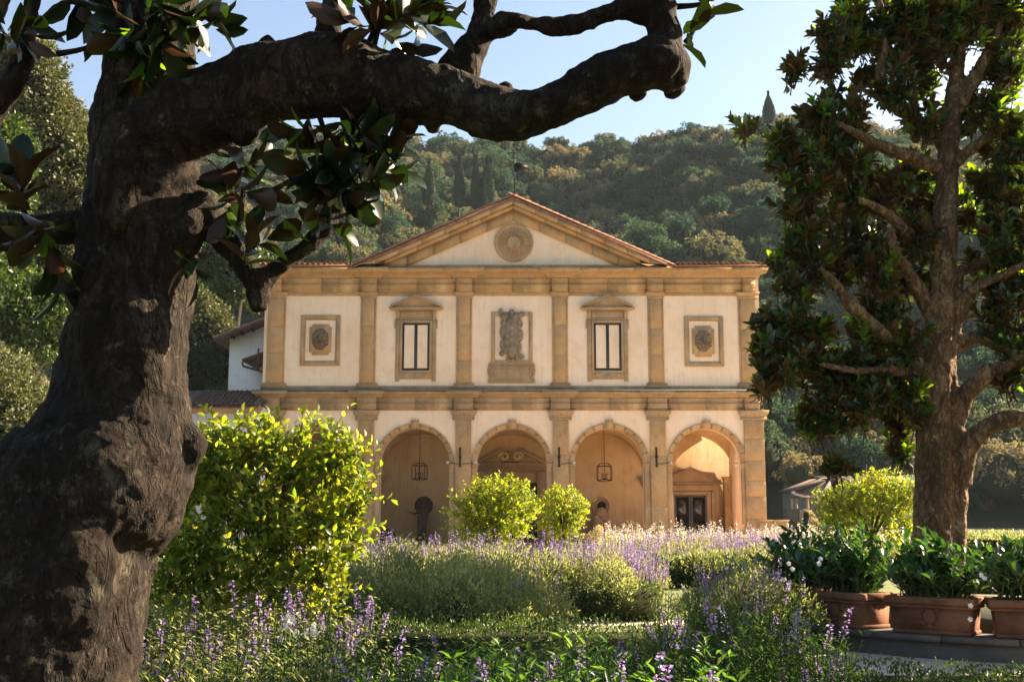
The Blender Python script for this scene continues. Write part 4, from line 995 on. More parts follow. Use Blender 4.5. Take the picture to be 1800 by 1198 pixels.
# ------------------------------------------------------------------ garden plants
def ribbons(g, P, w, mat=0):
    """P (n,k,3) polylines -> crossed ribbons"""
    n, k, _ = P.shape; w = np.broadcast_to(np.asarray(w, float), (n, k))
    for ax in (np.array([1,.25,0]), np.array([-.25,1,0])):
        A = P-ax*w[...,None]*.5; B = P+ax*w[...,None]*.5
        V = np.stack([A,B],2).reshape(-1,3)
        i = (np.arange(n)[:,None]*k+np.arange(k-1)[None])*2; Q = np.stack([i,i+1,i+3,i+2],-1).reshape(-1,4)
        g.add(V, Q, mat=mat)
def herb_bed(name, lab, spots, h, nst=12, spread=.28, leaf=(.07,.3), npair=7, spike=.7, floret=.022, nfl=34, sfrac=.32, mats=None, kind='stuff', lean=.15, spike_r=.018, leafup=.5):
    """spots (n,3): bases with height factor in [:,2]; one object of many stems"""
    g = G(); n = len(spots); S = n*nst
    base = np.repeat(spots, nst, 0); a = rng.random(S)*2*PI; sp = spread*rng.random(S)**.6
    hh = h*base[:,2]*np.where(rng.random(S)<.3, rng.uniform(.5,.8,S), rng.uniform(.78,1.1,S))*(1-.25*(sp/spread)**2)
    dirx, diry = np.cos(a)*sp, np.sin(a)*sp; lx, ly = rng.normal(0, lean*.3, S), rng.normal(0, lean*.3, S)
    def at(t):   # t (S,m)
        return np.stack([base[:,0,None]+dirx[:,None]*(.15+.85*t**.8)+lx[:,None]*t**2*1.5, base[:,1,None]+diry[:,None]*(.15+.85*t**.8)+ly[:,None]*t**2*1.5, hh[:,None]*t], -1)
    K = 6; T = np.tile(np.linspace(0,1,K),(S,1)); ribbons(g, at(T), np.linspace(.009,.004,K)[None], 0)
    pn = np.sin(base[:,0]*1.9+1)*np.sin(base[:,1]*1.3+base[:,0]*.6)*.5+.5; has = rng.random(S) < spike*(.25+1.1*pn)
    tmax = np.where(has, 1-sfrac, .98)
    m = npair*2; t = (np.tile(np.repeat(np.linspace(.12,1,npair),2),(S,1))+rng.normal(0,.03,(S,m)))*tmax[:,None]; t = np.clip(t,.03,1)
    P = at(t); ang = rng.random((S,1))*6.28+np.arange(m)[None]*PI+np.repeat(np.arange(npair),2)[None]*1.57+rng.normal(0,.3,(S,m))
    d = np.stack([np.cos(ang), np.sin(ang), leafup+rng.normal(0,.35,(S,m))], -1)
    ls = leaf[0]*rng.uniform(.6,1.2,(S,m))*(1.15-.6*t)
    place(g, L_DIA, P.reshape(-1,3), d.reshape(-1,3), np.array([0,0,1.])+rdir(S*m)*.4, ls.ravel(), leaf[1], 1)
    if spike > 0:
        i = np.where(has)[0]; q = rng.random((len(i), nfl)); t = 1-sfrac+sfrac*q*1.02
        tt = np.zeros((S, nfl)); tt[i] = t; P = at(tt)[i]; r = spike_r*(1.25-.8*q); an = rng.random(q.shape)*6.28
        D = np.stack([np.cos(an), np.sin(an), rng.uniform(-.2,.6,q.shape)], -1); P = P+D*r[...,None]*.6
        place(g, L_DIA, P.reshape(-1,3), D.reshape(-1,3), rdir(P.shape[0]*nfl)+np.array([0,0,.8]), floret*rng.uniform(.6,1.3,P.shape[0]*nfl), .75, 2, np.clip(np.repeat(rng.random(len(i))*.5, nfl)+rng.random(len(i)*nfl)*.5,0,1))
    return g.obj(name, mats, kind=kind, label=lab)
def spots(x0, x1, y0, y1, sp, f=lambda x, y: 1.0, mask=None):
    out = []; y = y0
    while y < y1:
        x = x0+random.uniform(0, sp)
        while x < x1:
            a, b_ = x+random.uniform(-.35,.35)*sp, y+random.uniform(-.35,.35)*sp
            if mask is None or mask(a, b_): out.append((a, b_, f(a, b_)*random.uniform(.85,1.08)))
            x += sp
        y += sp
    return np.array(out)
def mound(x0, x1, y0, y1):
    cx, cy_, rx, ry = (x0+x1)/2, (y0+y1)/2, (x1-x0)/2, (y1-y0)/2
    return lambda x, y: .72+.28*math.sqrt(max(0, 1-min(1, (abs(x-cx)/rx)**3)))*math.sqrt(max(0, 1-min(1, .7*(abs(y-cy_)/ry)**3)))
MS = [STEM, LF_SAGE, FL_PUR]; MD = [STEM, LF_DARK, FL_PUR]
def bushes(name, lab, sp, h, r, nl, ls, wid=.32, mats=None, inner=True):
    """soft rounded shrubs standing shoulder to shoulder"""
    g = G()
    for x, y, f in sp:
        hh = h*f*random.uniform(.8,1.12); rr = r*random.uniform(.8,1.25); c = np.array([x, y, hh*.5])
        n = int(nl*random.uniform(.8,1.2)); d = rdir(n); d[:,2] = np.where(rng.random(n) < .75, np.abs(d[:,2]), d[:,2]); lump = 1+.16*np.sin(d[:,0]*7+x*9)*np.sin(d[:,1]*6+y*7+d[:,2]*5)
        P = c+d*np.array([rr, rr, hh*.5])*(rng.uniform(.72,1.08,n)*lump)[:,None]
        D = nrm(d*.7+np.array([0,0,.55])+rdir(n)*.7); place(g, L_DIA, P, D, rdir(n)+d*.6, ls*rng.uniform(.6,1.4,n), wid, 0, np.clip(random.random()*.4+rng.random(n)*.6,0,1))
        if inner:
            bm = bmesh.new(); bmesh.ops.create_icosphere(bm, subdivisions=2, radius=1); addbm(g, bm, 1, Matrix.Translation(c-np.array([0,0,hh*.12])) @ Matrix.Diagonal((rr*.5, rr*.5, hh*.26, 1)))
    return g.obj(name, mats or [LF_SAGE, INNER], kind='stuff', label=lab)
bushes('catmint_mass', 'soft pale yellow green cushion foliage behind the front hedge', spots(-2.4,.25,11.8,14.4,.40, mound(-2.8,.8,11.3,15.2)), 1.0, .36, 2000, .042)
bushes('catmint_mass', 'rounded foliage under the lavender left of the lawn', spots(.2,2.1,17.0,20.0,.5, mound(-.3,2.6,16.6,20.6)), .84, .40, 1500, .05)
bushes('catmint_mass', 'rolling pale foliage below the two round citrus bushes', spots(-4.0,.2,17.2,22.8,.62), .86, .5, 1100, .055)
bushes('catmint_mass', 'rounded yellow green foliage beyond the lawn', spots(2.7,7.0,24.2,28.2,.7, mound(2.2,9,23.8,28.6)), .84, .52, 1000, .065)
bushes('catmint_mass', 'yellow green cushion between lawn and planters', spots(2.3,3.1,12.6,14.6,.42), .82, .34, 1500, .042)
bushes('catmint_mass', 'pale foliage at the foot of the big citrus bush', spots(-5.0,-2.3,11.0,15.0,.6), .82, .48, 1300, .05)
bushes('catmint_mass', 'soft foliage left of the round citrus bushes', spots(-9,-4,17,24,.95), .95, .75, 900, .075)
bushes('catmint_mass', 'pale foliage under the white flower spikes', spots(1.5,10.5,29,34,1.0), .78, .75, 800, .08)
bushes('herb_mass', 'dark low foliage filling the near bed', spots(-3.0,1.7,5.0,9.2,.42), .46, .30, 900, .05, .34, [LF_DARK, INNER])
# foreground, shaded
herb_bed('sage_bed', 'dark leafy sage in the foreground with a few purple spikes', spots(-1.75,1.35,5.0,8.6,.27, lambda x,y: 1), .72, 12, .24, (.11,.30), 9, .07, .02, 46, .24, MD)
herb_bed('sage_bed', 'tall purple salvia standing beside the old magnolia trunk', spots(-3.0,-.95,7.2,9.6,.30), .98, 11, .24, (.08,.28), 10, .14, .022, 48, .26, MS)
herb_bed('feathery_herb_bed', 'feathery green herb clump in the right foreground', spots(.95,2.0,6.9,8.9,.24, mound(.8,2.2,6.5,9.2)), 1.02, 16, .2, (.085,.13), 16, .06, .02, 40, .2, [STEM, LF_DARK, FL_PUR], leafup=.9)
herb_bed('feathery_herb_bed', 'grassy green herb clump at the foot of the old magnolia', spots(-2.6,-1.1,5.6,7.0,.26), .78, 15, .22, (.10,.13), 14, .03, .02, 40, .2, [STEM, LF_SAGE, FL_PUR], leafup=.9)
# middle mounds, sunlit
herb_bed('salvia_bed', 'pale sunlit salvia mound behind the front hedge', spots(-2.3,.35,11.9,14.6,.26, mound(-2.7,.7,11.3,15.2)), 1.12, 10, .34, (.055,.35), 14, .16, .018, 40, .28, MS)
herb_bed('salvia_bed', 'purple flowering salvia at the left of the pale mound', spots(-2.9,-1.3,13.6,15.6,.28), 1.18, 15, .24, (.05,.32), 10, .7, .02, 44, .34, MS)
herb_bed('salvia_bed', 'dense purple lavender mound left of the lawn', spots(.15,2.25,17.2,20.0,.28, mound(-.3,2.6,16.6,20.6)), 1.18, 15, .3, (.045,.30), 12, .75, .022, 42, .36, MS)
herb_bed('salvia_bed', 'long purple lavender bed below the two round citrus bushes', spots(-3.6,.3,17.6,22.5,.36), 1.16, 12, .36, (.05,.3), 12, .50, .024, 36, .36, MS)
herb_bed('salvia_bed', 'purple and green salvia bed beyond the lawn', spots(2.7,6.6,24.6,27.6,.36, mound(2.2,9,23.8,28.4)), 1.14, 13, .36, (.05,.32), 12, .6, .026, 34, .34, MS)
herb_bed('salvia_bed', 'yellow green salvia mound between the lawn and terracotta planters', spots(2.2,3.2,12.6,14.6,.26, mound(1.6,3.5,12,15.2)), 1.02, 14, .24, (.055,.32), 12, .35, .02, 44, .28, MS)
herb_bed('salvia_bed', 'purple salvia before the lower left shrubs', spots(-4.9,-2.6,12.2,15.0,.34), 1.02, 14, .28, (.06,.3), 11, .12, .02, 40, .3, MS)
herb_bed('russian_sage_bed', 'pale pinkish white flower spikes in front of the arcade', spots(2.7,11.0,30.5,35.5,.52), 1.2, 15, .42, (.06,.28), 7, .95, .034, 40, .5, [STEM, LF_SAGE, FL_PALE], spike_r=.03)
herb_bed('russian_sage_bed', 'purple flower spikes in front of the arcade', spots(3.2,8.0,28.6,30.8,.44), 1.1, 11, .36, (.06,.28), 10, .6, .03, 36, .42, MS)
herb_bed('salvia_bed', 'green and purple bed left of the round citrus bushes', spots(-9,-3.4,17,24,.50), 1.1, 15, .42, (.07,.34), 12, .08, .028, 34, .3, MS)
def leafbox(g, x0, x1, y0, y1, z1, dens, ls, m=0, inner=1, rough=.05):
    fs = [((x0,y0,0),(x1-x0,0,0),(0,0,z1),(0,-1,0)),((x0,y0,z1),(x1-x0,0,0),(0,y1-y0,0),(0,0,1)),((x0,y0,0),(0,y1-y0,0),(0,0,z1),(-1,0,0)),((x1,y0,0),(0,y1-y0,0),(0,0,z1),(1,0,0))]
    for o_, a, b_, nn in fs:
        o_, a, b_, nn = map(lambda q: np.array(q, float), (o_, a, b_, nn)); n = int(np.linalg.norm(a)*np.linalg.norm(b_)*dens)
        P = o_+a*rng.random((n,1))+b_*rng.random((n,1)); 
        bumpy = np.sin(P[:,0]*7+P[:,2]*5)*np.sin(P[:,1]*6+P[:,0]*3)*.05+rng.normal(0,rough*.6,n)+.02
        P = P+nn*bumpy[:,None]; P[:,2] = np.maximum(P[:,2], .01)
        place(g, L_DIA, P, nn+rdir(n)*.9+np.array([0,0,.3]), nn+rdir(n)*.7, ls*rng.uniform(.6,1.3,n), .55, m)
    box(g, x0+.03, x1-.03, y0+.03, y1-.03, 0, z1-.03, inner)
def hedge(lab, x0, x1, y0, y1, z1, dens=1500, ls=.032, m=None):
    g = G(); leafbox(g, x0, x1, y0, y1, z1, dens, ls); e = g.obj('box_hedge', [m or LF_BOX, INNER], kind=None, origin=((x0+x1)/2,y0,0)); tag(e, lab, 'hedge'); return e
hedge('low clipped box hedge across the middle foreground', -2.0, 1.35, 9.7, 10.35, .54)
hedge('low box hedge with dark face under the pale salvia mound', -2.5, .15, 11.0, 11.5, .50)
hedge('clipped hedge forming the dark base of the lavender mound', .2, 2.1, 16.7, 17.3, .48, 1400, .04)
hedge('dark hedge base beyond the small lawn', 2.75, 6.8, 24.1, 24.9, .55, 900, .055)
hedge('low box hedge along the path at the lower right edge', 1.9, 4.2, 7.7, 8.5, .42)
hedge('sunlit hedge behind the potted plants at the right edge', 7.4, 11.5, 19.2, 20.4, 1.12, 700, .05, LF_SAGE)
hedge('green hedge left behind the big citrus bush', -7.5, -3.0, 15.5, 16.3, .8, 700, .05)
herb_bed('broad_leaf_bed', 'broad light green leaved stems standing in the front centre bed', spots(-.3,1.1,5.4,7.2,.34), .84, 7, .2, (.15,.32), 8, .12, .022, 46, .22, [STEM, LF_BROAD, FL_PUR], leafup=.7)
# sword leaves
g = G(); n = 46; P = np.stack([rng.uniform(-.55,-.1,n), rng.uniform(5.2,6.2,n), np.zeros(n)],1)
for k in range(n):
    a = random.uniform(0,6.28); sp = random.uniform(.05,.3); hh = random.uniform(.55,.92); w = random.uniform(.025,.04); pts_ = []
    for t in np.linspace(0,1,7): pts_.append((P[k,0]+math.cos(a)*sp*t**2*1.4, P[k,1]+math.sin(a)*sp*t**2, hh*(t-.28*sp*3*t**3)))
    V = []; 
    for i, q in enumerate(pts_): ww = w*(1-(i/6)**3)*.5+.001; V += [(q[0]-ww, q[1], q[2]), (q[0]+ww, q[1]+ww*.5, q[2])]
    g.add(V, Q=[(2*i,2*i+1,2*i+3,2*i+2) for i in range(6)], mat=0, rnd=random.random())
g.obj('iris_clump', LF_DARK, kind='stuff', label='arching sword leaves of an iris clump in the front middle')

# ------------------------------------------------------------------ citrus bushes
def twig_bush(g, ells, ntw, L, nl, ls, m=0, wid=.5, upb=.5, inner_frac=.25):
    wts = np.array([e[1][0]*e[1][2] for e in ells]); wts /= wts.sum(); out = []
    for (c, r), w in zip(ells, wts):
        k = int(ntw*w); c = np.array(c); r = np.array(r); d = rdir(k); d[:,2] += .25; d = nrm(d)
        rad = np.where(rng.random(k) < inner_frac, rng.uniform(.3,.7,k), rng.uniform(.72,1.0,k))
        rad = rad*(1+.2*np.sin(d[:,0]*6+c[0]*5)*np.sin(d[:,2]*5+d[:,1]*4+c[2]*7)); s = c+d*r*rad[:,None]; td = nrm(d+np.array([0,0,upb])+rdir(k)*.45); Lk = L*rng.uniform(.6,1.3,k)*np.where(rng.random(k)<.07, 1.9, 1)
        e_ = s+td*Lk[:,None]; ribbons(g, np.stack([s-td*Lk[:,None]*.5, s, e_],1), np.array([[.010,.007,.004]])*ls/.1, 1)
        t = np.tile(np.linspace(.05,1,nl),(k,1)); P = s[:,None]+td[:,None]*Lk[:,None,None]*t[...,None]
        an = np.arange(nl)[None]*2.4+rng.random((k,1))*6.28; a1 = nrm(np.cross(td, np.array([.3,.2,1.]))); a2 = np.cross(td, a1)
        D = a1[:,None]*np.cos(an)[...,None]+a2[:,None]*np.sin(an)[...,None]+td[:,None]*(.5+.8*t[...,None]**3)
        out.append((P.reshape(-1,3), D.reshape(-1,3), (td[:,None]+0*P).reshape(-1,3)+rdir(k*nl)*.4, ls*rng.uniform(.65,1.2,k*nl)))
    P, D, U, S = (np.concatenate([o_[i] for o_ in out]) for i in range(4)); return P, D, U, S
L_CIT = (np.array([(0,0,0),(.42,.3,.08),(.46,.62,.07),(0,1,-.08),(-.46,.62,.07),(-.42,.3,.08),(0,.32,0),(0,.64,0)]),
         np.array([(6,1,2,7),(5,6,7,4)]), np.array([(0,1,6),(0,6,5),(7,2,3),(7,3,4)]))
def leaf_mesh(name, tpl, m, wid):
    g = G(); g.add(tpl[0]*np.array([wid,1,1]), tpl[1], tpl[2], rnd=random.random()); return g.mesh(name, m)
def leaf_objs(parent, meshes, P, D, U, S, idx, name='leaf'):
    D = nrm(D); X = nrm(np.cross(D, U)); Z = np.cross(X, D); base = WL[parent.name]
    for i in idx:
        o = bpy.data.objects.new(name, meshes[i % len(meshes)]); COL.objects.link(o); o.parent = parent
        M = Matrix([[X[i][0]*S[i], D[i][0]*S[i], Z[i][0]*S[i], P[i][0]-base.x],[X[i][1]*S[i], D[i][1]*S[i], Z[i][1]*S[i], P[i][1]-base.y],[X[i][2]*S[i], D[i][2]*S[i], Z[i][2]*S[i], P[i][2]-base.z],[0,0,0,1]])
        o.matrix_basis = M
def nearest(P, k, lim=None):
    """the leaves that stand in front: smallest distance to the photographer's spot within the view"""
    px = 900+F*P[:,0]/P[:,1]; d = P[:,1].copy(); d[(px < 0)|(px > 1800)] += 1e3
    # keep the front leaf of each small direction cell so that the chosen ones show
    return np.argsort(d)[:k]
def citrus(lab, x, Y, ells, ntw, L, nl, ls, nobj, group='citrus bushes in the garden', m=None, stemr=.05):
    e = empty('citrus_bush', (x, Y, 0), lab, 'bush', group); g = G()
    P, D, U, S = twig_bush(g, ells, ntw, L, nl, ls); 
    c = np.array(ells[0][0])
    for k in range(7):
        a = random.uniform(0,6.28); q = c+np.array([math.cos(a),math.sin(a),random.uniform(-.1,.8)])*np.array(ells[0][1])*.7
        tube(g, [(x,Y,c[2]-ells[0][1][2]*.9),((x+q[0])/2+.03,(Y+q[1])/2,(c[2]+q[2])/2-.15),tuple(q)], [stemr*.6,stemr*.4,stemr*.2], 5, 1)
    tube(g, [(x,Y,0),(x+.02,Y,.5),(x,Y,c[2]-ells[0][1][2]*.6)], [stemr,stemr*.9,stemr*.7], 7, 1)
    idx = nearest(P, nobj); mk = np.ones(len(P), bool); mk[idx] = False
    place(g, L_CIT, P[mk], D[mk], U[mk], S[mk], .5, 0)
    o = g.obj('foliage', [m or LF_CIT, TWIG], e); o['kind'] = 'stuff'
    if nobj: leaf_objs(e, CITM, P, D, U, S, idx)
    return e
CITM = [leaf_mesh('citrus_leaf', L_CIT, LF_CIT, .5) for _ in range(6)]
citrus('big sunlit yellow green citrus bush beside the old magnolia trunk', W(480,900,10).x, 10,
    [E(450,860,10,92,64,64),E(370,820,10,54,54,46),E(560,870,10,54,54,46),E(335,880,10.3,52,50,44),E(540,960,9.8,62,50,52),E(420,960,9.8,76,50,54),E(600,815,10,30,34,30),E(575,768,10,12,13,26),E(450,775,10,32,28,22),E(385,782,10.1,20,20,16),E(512,800,10,30,30,24),E(300,860,10.3,34,30,26),E(622,865,10,20,24,30),E(618,925,9.8,22,26,26),E(570,1030,9.7,40,36,30),E(330,1000,9.8,56,40,32),E(480,1045,9.8,50,36,26),E(280,940,10.2,34,30,30),E(530,742,10.1,7,7,14),E(430,745,10,8,8,10),E(645,885,9.9,9,12,14),E(390,1050,9.8,44,30,22),E(590,975,9.9,30,30,30),E(300,1050,9.7,40,30,22)], 1500, .16, 8, .082, 300)
citrus('round yellow green citrus bush in front of the tall portal', fx(870,960,28), 28, [E(870,900,28,68,52,60),E(835,915,28,42,42,40),E(905,890,28,38,40,40),E(870,938,28,55,26,40)], 1050, .16, 9, .085, 0)
citrus('smaller round yellow citrus bush right of the portal bush', fx(990,960,31), 31, [E(990,898,31,42,38,42),E(985,925,31,34,24,30)], 560, .15, 9, .08, 0)
citrus('pale green citrus bush beside the right magnolia trunk', fx(1530,960,21), 21, [E(1530,900,21,82,58,70),E(1560,870,21,55,38,50),E(1480,915,21,45,45,40),E(1590,910,21,40,55,40),E(1440,880,21,14,10,8)], 1300, .13, 9, .06, 0, m=LF_CIT)

# ------------------------------------------------------------------ magnolias
def rosettes(C, A, L, nl, jit=.25):
    """whorls of leaves round twig tips"""
    n = len(C); A = nrm(A); a1 = nrm(np.cross(A, np.array([.31,.22,.93]))); a2 = np.cross(A, a1)
    an = np.arange(nl)[None]*2.39+rng.random((n,1))*6.28; til = np.linspace(.35,1.35,nl)[None]+rng.normal(0,.15,(n,nl))
    D = (a1[:,None]*np.cos(an)[...,None]+a2[:,None]*np.sin(an)[...,None])*np.sin(til)[...,None]+A[:,None]*np.cos(til)[...,None]
    D = D+rdir(n*nl).reshape(n,nl,3)*.12
    P = C[:,None]-A[:,None]*(np.linspace(-.02,.10,nl)[None,:,None])*L/.17
    U = A[:,None]*1.0+D*0+rdir(n*nl).reshape(n,nl,3)*jit
    return P.reshape(-1,3), D.reshape(-1,3), U.reshape(-1,3), L*rng.uniform(.7,1.15,n*nl)
def limb(g, pts, sides=14, sub=5):
    sp = smooth_path(pts, sub); tube(g, [p[:3] for p in sp], [p[3] for p in sp], sides)
def PL(px, py, Y, wpx): c = W(px, py, Y); return (c.x, c.y, c.z, wpx*.5*mpp(Y))
def bark_obj(g, name, m, parent, vox, d1, d2, s1, s2):
    o = g.obj(name, m, parent, smooth=True); md = o.modifiers.new('merge', 'REMESH'); md.mode = 'VOXEL'; md.voxel_size = vox; md.use_smooth_shade = True
    ms = o.modifiers.new('soften', 'SMOOTH'); ms.iterations = 5
    for k, (st, sz, ty) in enumerate(((d1, s1, 'CLOUDS'), (d2, s2, 'CLOUDS'))):
        t = bpy.data.textures.new('bark_relief', ty); t.noise_scale = sz
        if ty == 'CLOUDS': t.noise_depth = 3
        dm = o.modifiers.new('relief', 'DISPLACE'); dm.texture = t; dm.strength = st; dm.mid_level = .5; dm.texture_coords = 'LOCAL'
    return o
# the old tree in front
NT = W(110, 1560, 4.5)
old = empty('magnolia_tree', (NT.x, 4.5, 0), 'massive dark gnarled magnolia in the left foreground, its bare limb reaching over the villa', 'tree')
g = G(); Y0 = 4.5
tr = [(-260,195,345),(-80,190,348),(20,188,350),(110,186,346),(200,166,350),(290,158,350),(350,150,356),(400,146,352),(470,136,342),(540,128,338),(620,114,330),(700,94,330),(760,62,340),(800,36,348),(840,6,336),(880,-22,300),(930,-50,272),(1000,-76,262),(1100,-96,248),(1200,-112,234),(1380,-150,240),(1590,-250,330)]
limb(g, [PL((l+r)/2, y, Y0, r-l) for y, l, r in tr], 28, 4)
for px, py, rx, ry, dy in ((322,790,44,48,-.02),(328,392,34,62,-.1),(170,560,36,120,-.2),(60,840,60,70,-.15),(250,230,90,80,-.05),(150,460,30,70,-.15),(205,300,40,120,-.25),(120,1000,90,160,-.22),(235,640,60,200,-.17)):
    c = W(px, py, Y0+dy); k = mpp(Y0); sphere(g, c, (rx*k, rx*k*.8, ry*k))
mb = [(262,235,150),(330,205,150),(400,172,142),(450,150,146),(500,140,147),(550,134,146),(600,136,150),(650,148,142),(700,156,132),(750,160,122),(800,170,112),(850,190,106),(900,200,98),(950,196,90),(1000,172,94),(1050,144,102),(1100,122,100),(1140,112,106),(1168,116,96),(1190,128,50)]
limb(g, [PL(px, py, 4.5-.0003*px, w) for px, py, w in mb], 18, 4)
for p_ in ([(1187,152,52),(1176,118,74),(1168,70,68),(1160,10,62),(1150,-60,58),(1140,-160,50)],
           [(800,150,70),(815,110,52),(838,70,44),(852,20,40),(866,-40,36),(880,-150,30)],
           [(838,66,40),(870,48,42),(905,38,44),(950,43,44),(1000,42,44),(1040,34,46),(1085,22,48),(1130,18,56),(1165,10,58)],
           [(760,150,60),(785,118,44),(812,96,40)],
           [(585,110,60),(578,50,40),(582,0,40),(590,-80,34)],
           [(335,360,64),(375,398,60),(405,430,56),(432,465,50),(452,510,40),(460,548,26)],
           [(448,505,36),(480,475,38),(520,450,36),(552,425,36),(572,395,34),(585,365,26),(592,330,14)],
           [(190,395,66),(110,398,58),(50,402,62),(-20,410,66),(-120,415,60)],
           [(70,-40,34),(52,30,34),(44,90,34),(25,140,32),(0,185,30),(-40,240,30)]):
    limb(g, [PL(px, py, 4.45 if px < 900 else 4.2, w) for px, py, w in p_], 12, 4)
for px, py, r in ((548,72,16),(800,150,14),(885,160,14),(1186,150,22),(888,158,10),(300,180,40),(1040,120,16),(1090,95,12),(700,95,18),(640,85,20),(470,75,16),(760,222,14),(1120,162,12),(430,230,20)):
    sphere(g, W(px, py, 4.35), r*mpp(4.5))
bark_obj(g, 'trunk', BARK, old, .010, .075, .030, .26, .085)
tw = [((100,95),(150,85),(200,60)),((1190,12),(1230,8),(1262,-5)),((1205,75),(1215,62),(1222,50)),((45,395),(40,350),(38,312)),((430,330),(415,420),(405,470)),((560,200),(575,250),(585,330)),((600,200),(618,260),(640,330)),((640,95),(660,50),(690,15)),((655,90),(665,50),(672,-10)),((690,215),(705,230),(700,280)),((440,440),(438,410),(440,380)),((160,10),(110,5),(60,45)),((250,20),(260,80),(262,120))]
for p_ in tw:
    g = G(); limb(g, [PL(px, py, 4.3, w) for (px, py), w in zip(p_, (12,9,6))], 6, 3); g.obj('twig', BARK, old)
LF_MAGR = m_leaf('magnolia leaf with painted sunlight', [(0,(.010,.026,.009)),(.6,(.022,.048,.012)),(1,(.05,.08,.016))], .2, (3.6,3.6,.8), .32, (.11,.045,.014), .45)  # brighter leaf copy carrying sunlight in its colour
MAGR = [leaf_mesh('magnolia_leaf', L_MAG, LF_MAGR, .44) for _ in range(5)]
MAGM = [leaf_mesh('magnolia_leaf', L_MAG, LF_MAG, .52) for _ in range(6)]; MAGY = [leaf_mesh('magnolia_leaf', L_MAG, LF_MAG2, .40) for _ in range(3)]
# leaf whorls in view: (px, py, tilt of the axis in the picture, towards viewer, leaf px, leaves)
wh = [(40,318,(-.1,1),-.3,82,10),(25,330,(-.6,.6),-.6,82,8),(90,440,(.2,-.8),-.3,80,9),(60,420,(-.4,-.7),-.5,75,7),(110,500,(.2,-1),-.4,80,6),
      (585,300,(-.1,-.5),-.8,72,11),(610,275,(-.3,.1),-.8,70,9),(655,320,(.6,-.3),-.8,70,9),(680,255,(.9,.1),-.8,68,8),(560,320,(-.8,-.2),-.8,70,8),(625,215,(.1,.4),-.8,66,8),(640,365,(.3,-.9),-.5,64,6),(560,260,(-.8,.2),-.6,72,10),(640,300,(.7,.0),-.6,74,11),(620,350,(.4,-.6),-.6,70,10),(665,270,(1,.2),-.4,72,10),(600,235,(0,-.8),-.5,70,9),(640,240,(.6,-.3),-.6,70,9),(580,340,(-.5,-.7),-.6,70,8),(690,300,(.8,-.3),-.4,68,8),(540,300,(-1,0),-.5,72,7),(520,230,(-.8,-.3),-.6,70,7),(700,235,(.9,.3),-.4,62,5),
      (400,300,(-.4,-.9),-.4,84,8),(435,290,(.5,.2),-.5,80,8),(450,340,(.6,-.3),-.4,80,7),(400,370,(-.2,-.9),-.4,80,7),(440,425,(.3,.9),-.5,74,8),(470,420,(.8,.2),-.4,66,6),(550,385,(.2,.9),-.5,70,6),(590,400,(.5,-.6),-.5,66,7),
      (690,30,(.5,.3),-.5,80,10),(730,20,(.9,.2),-.4,74,10),(660,20,(-.2,.6),-.5,78,10),(760,40,(1,-.1),-.5,72,8),(620,40,(-.8,.1),-.5,78,8),(700,75,(.6,-.5),-.5,72,7),(600,15,(-.6,.5),-.5,70,6),(780,0,(.9,.4),-.5,66,6),
      (250,110,(0,-1),-.4,78,10),(280,70,(.4,-.8),-.5,84,10),(220,60,(-.5,-.7),-.5,84,9),(320,50,(.7,-.5),-.5,80,9),(360,30,(.8,-.4),-.4,84,8),(290,20,(.2,-.5),-.7,84,9),(210,10,(-.4,-.6),-.7,84,8),(385,55,(.8,-.7),-.3,78,4),
      (60,45,(.8,.0),-.4,80,5),(45,60,(.9,-.5),-.4,78,5),(110,100,(-1,-.2),-.2,66,2),(10,60,(-.7,.5),-.5,76,6),(150,0,(.3,-1),-.4,80,4),(5,20,(-.2,.9),-.5,80,6),
      (1222,48,(.8,.5),-.3,70,3),(1210,62,(.2,-.9),-.3,26,3),(1250,0,(.4,.8),-.4,80,5),(345,485,(.1,-1),-.3,60,3),(330,465,(-.6,-.7),-.3,66,4)]
allP = []
for px, py, ax, tv, lp_, nl in wh:
    c = np.array(W(px, py, 4.25+random.uniform(-.12,.12)))[None]; A = np.array([[ax[0], tv*.35+random.uniform(-.2,.3), ax[1]+.25]], float)
    allP.append(rosettes(c, A, lp_*mpp(4.3), nl))
P, D, U, S = (np.concatenate([a_[i] for a_ in allP]) for i in range(4))
order = np.arange(len(P)); backlit = rng.random(len(P)) < .08
leaf_objs(old, MAGM, P, D, U, S, [int(i) for i in order[~backlit]][:268]); leaf_objs(old, MAGY, P, D, U, S, [int(i) for i in order[backlit]][:30])
g = G()
k_ = [int(i) for i in order[~backlit]][268:]
if k_: place(g, L_MAG, P[k_], D[k_], U[k_], S[k_], .44, 0)
# the crown above the picture, which shades the garden below
n = 420; c = np.stack([rng.uniform(-3.6,2.6,n), rng.uniform(2.6,7.4,n), rng.uniform(3.7,7.0,n)],1)
c = c[(c[:,2]-CAMZ) > .50*c[:,1]+.35]
Pk, Dk, Uk, Sk = rosettes(c, np.array([0,0,1.])+rdir(len(c))*.6, .18, 9); place(g, L_MAG, Pk, Dk, Uk, Sk, .44, 0)
o = g.obj('foliage', [LF_MAG, LF_MAG2], old); o['kind'] = 'stuff'

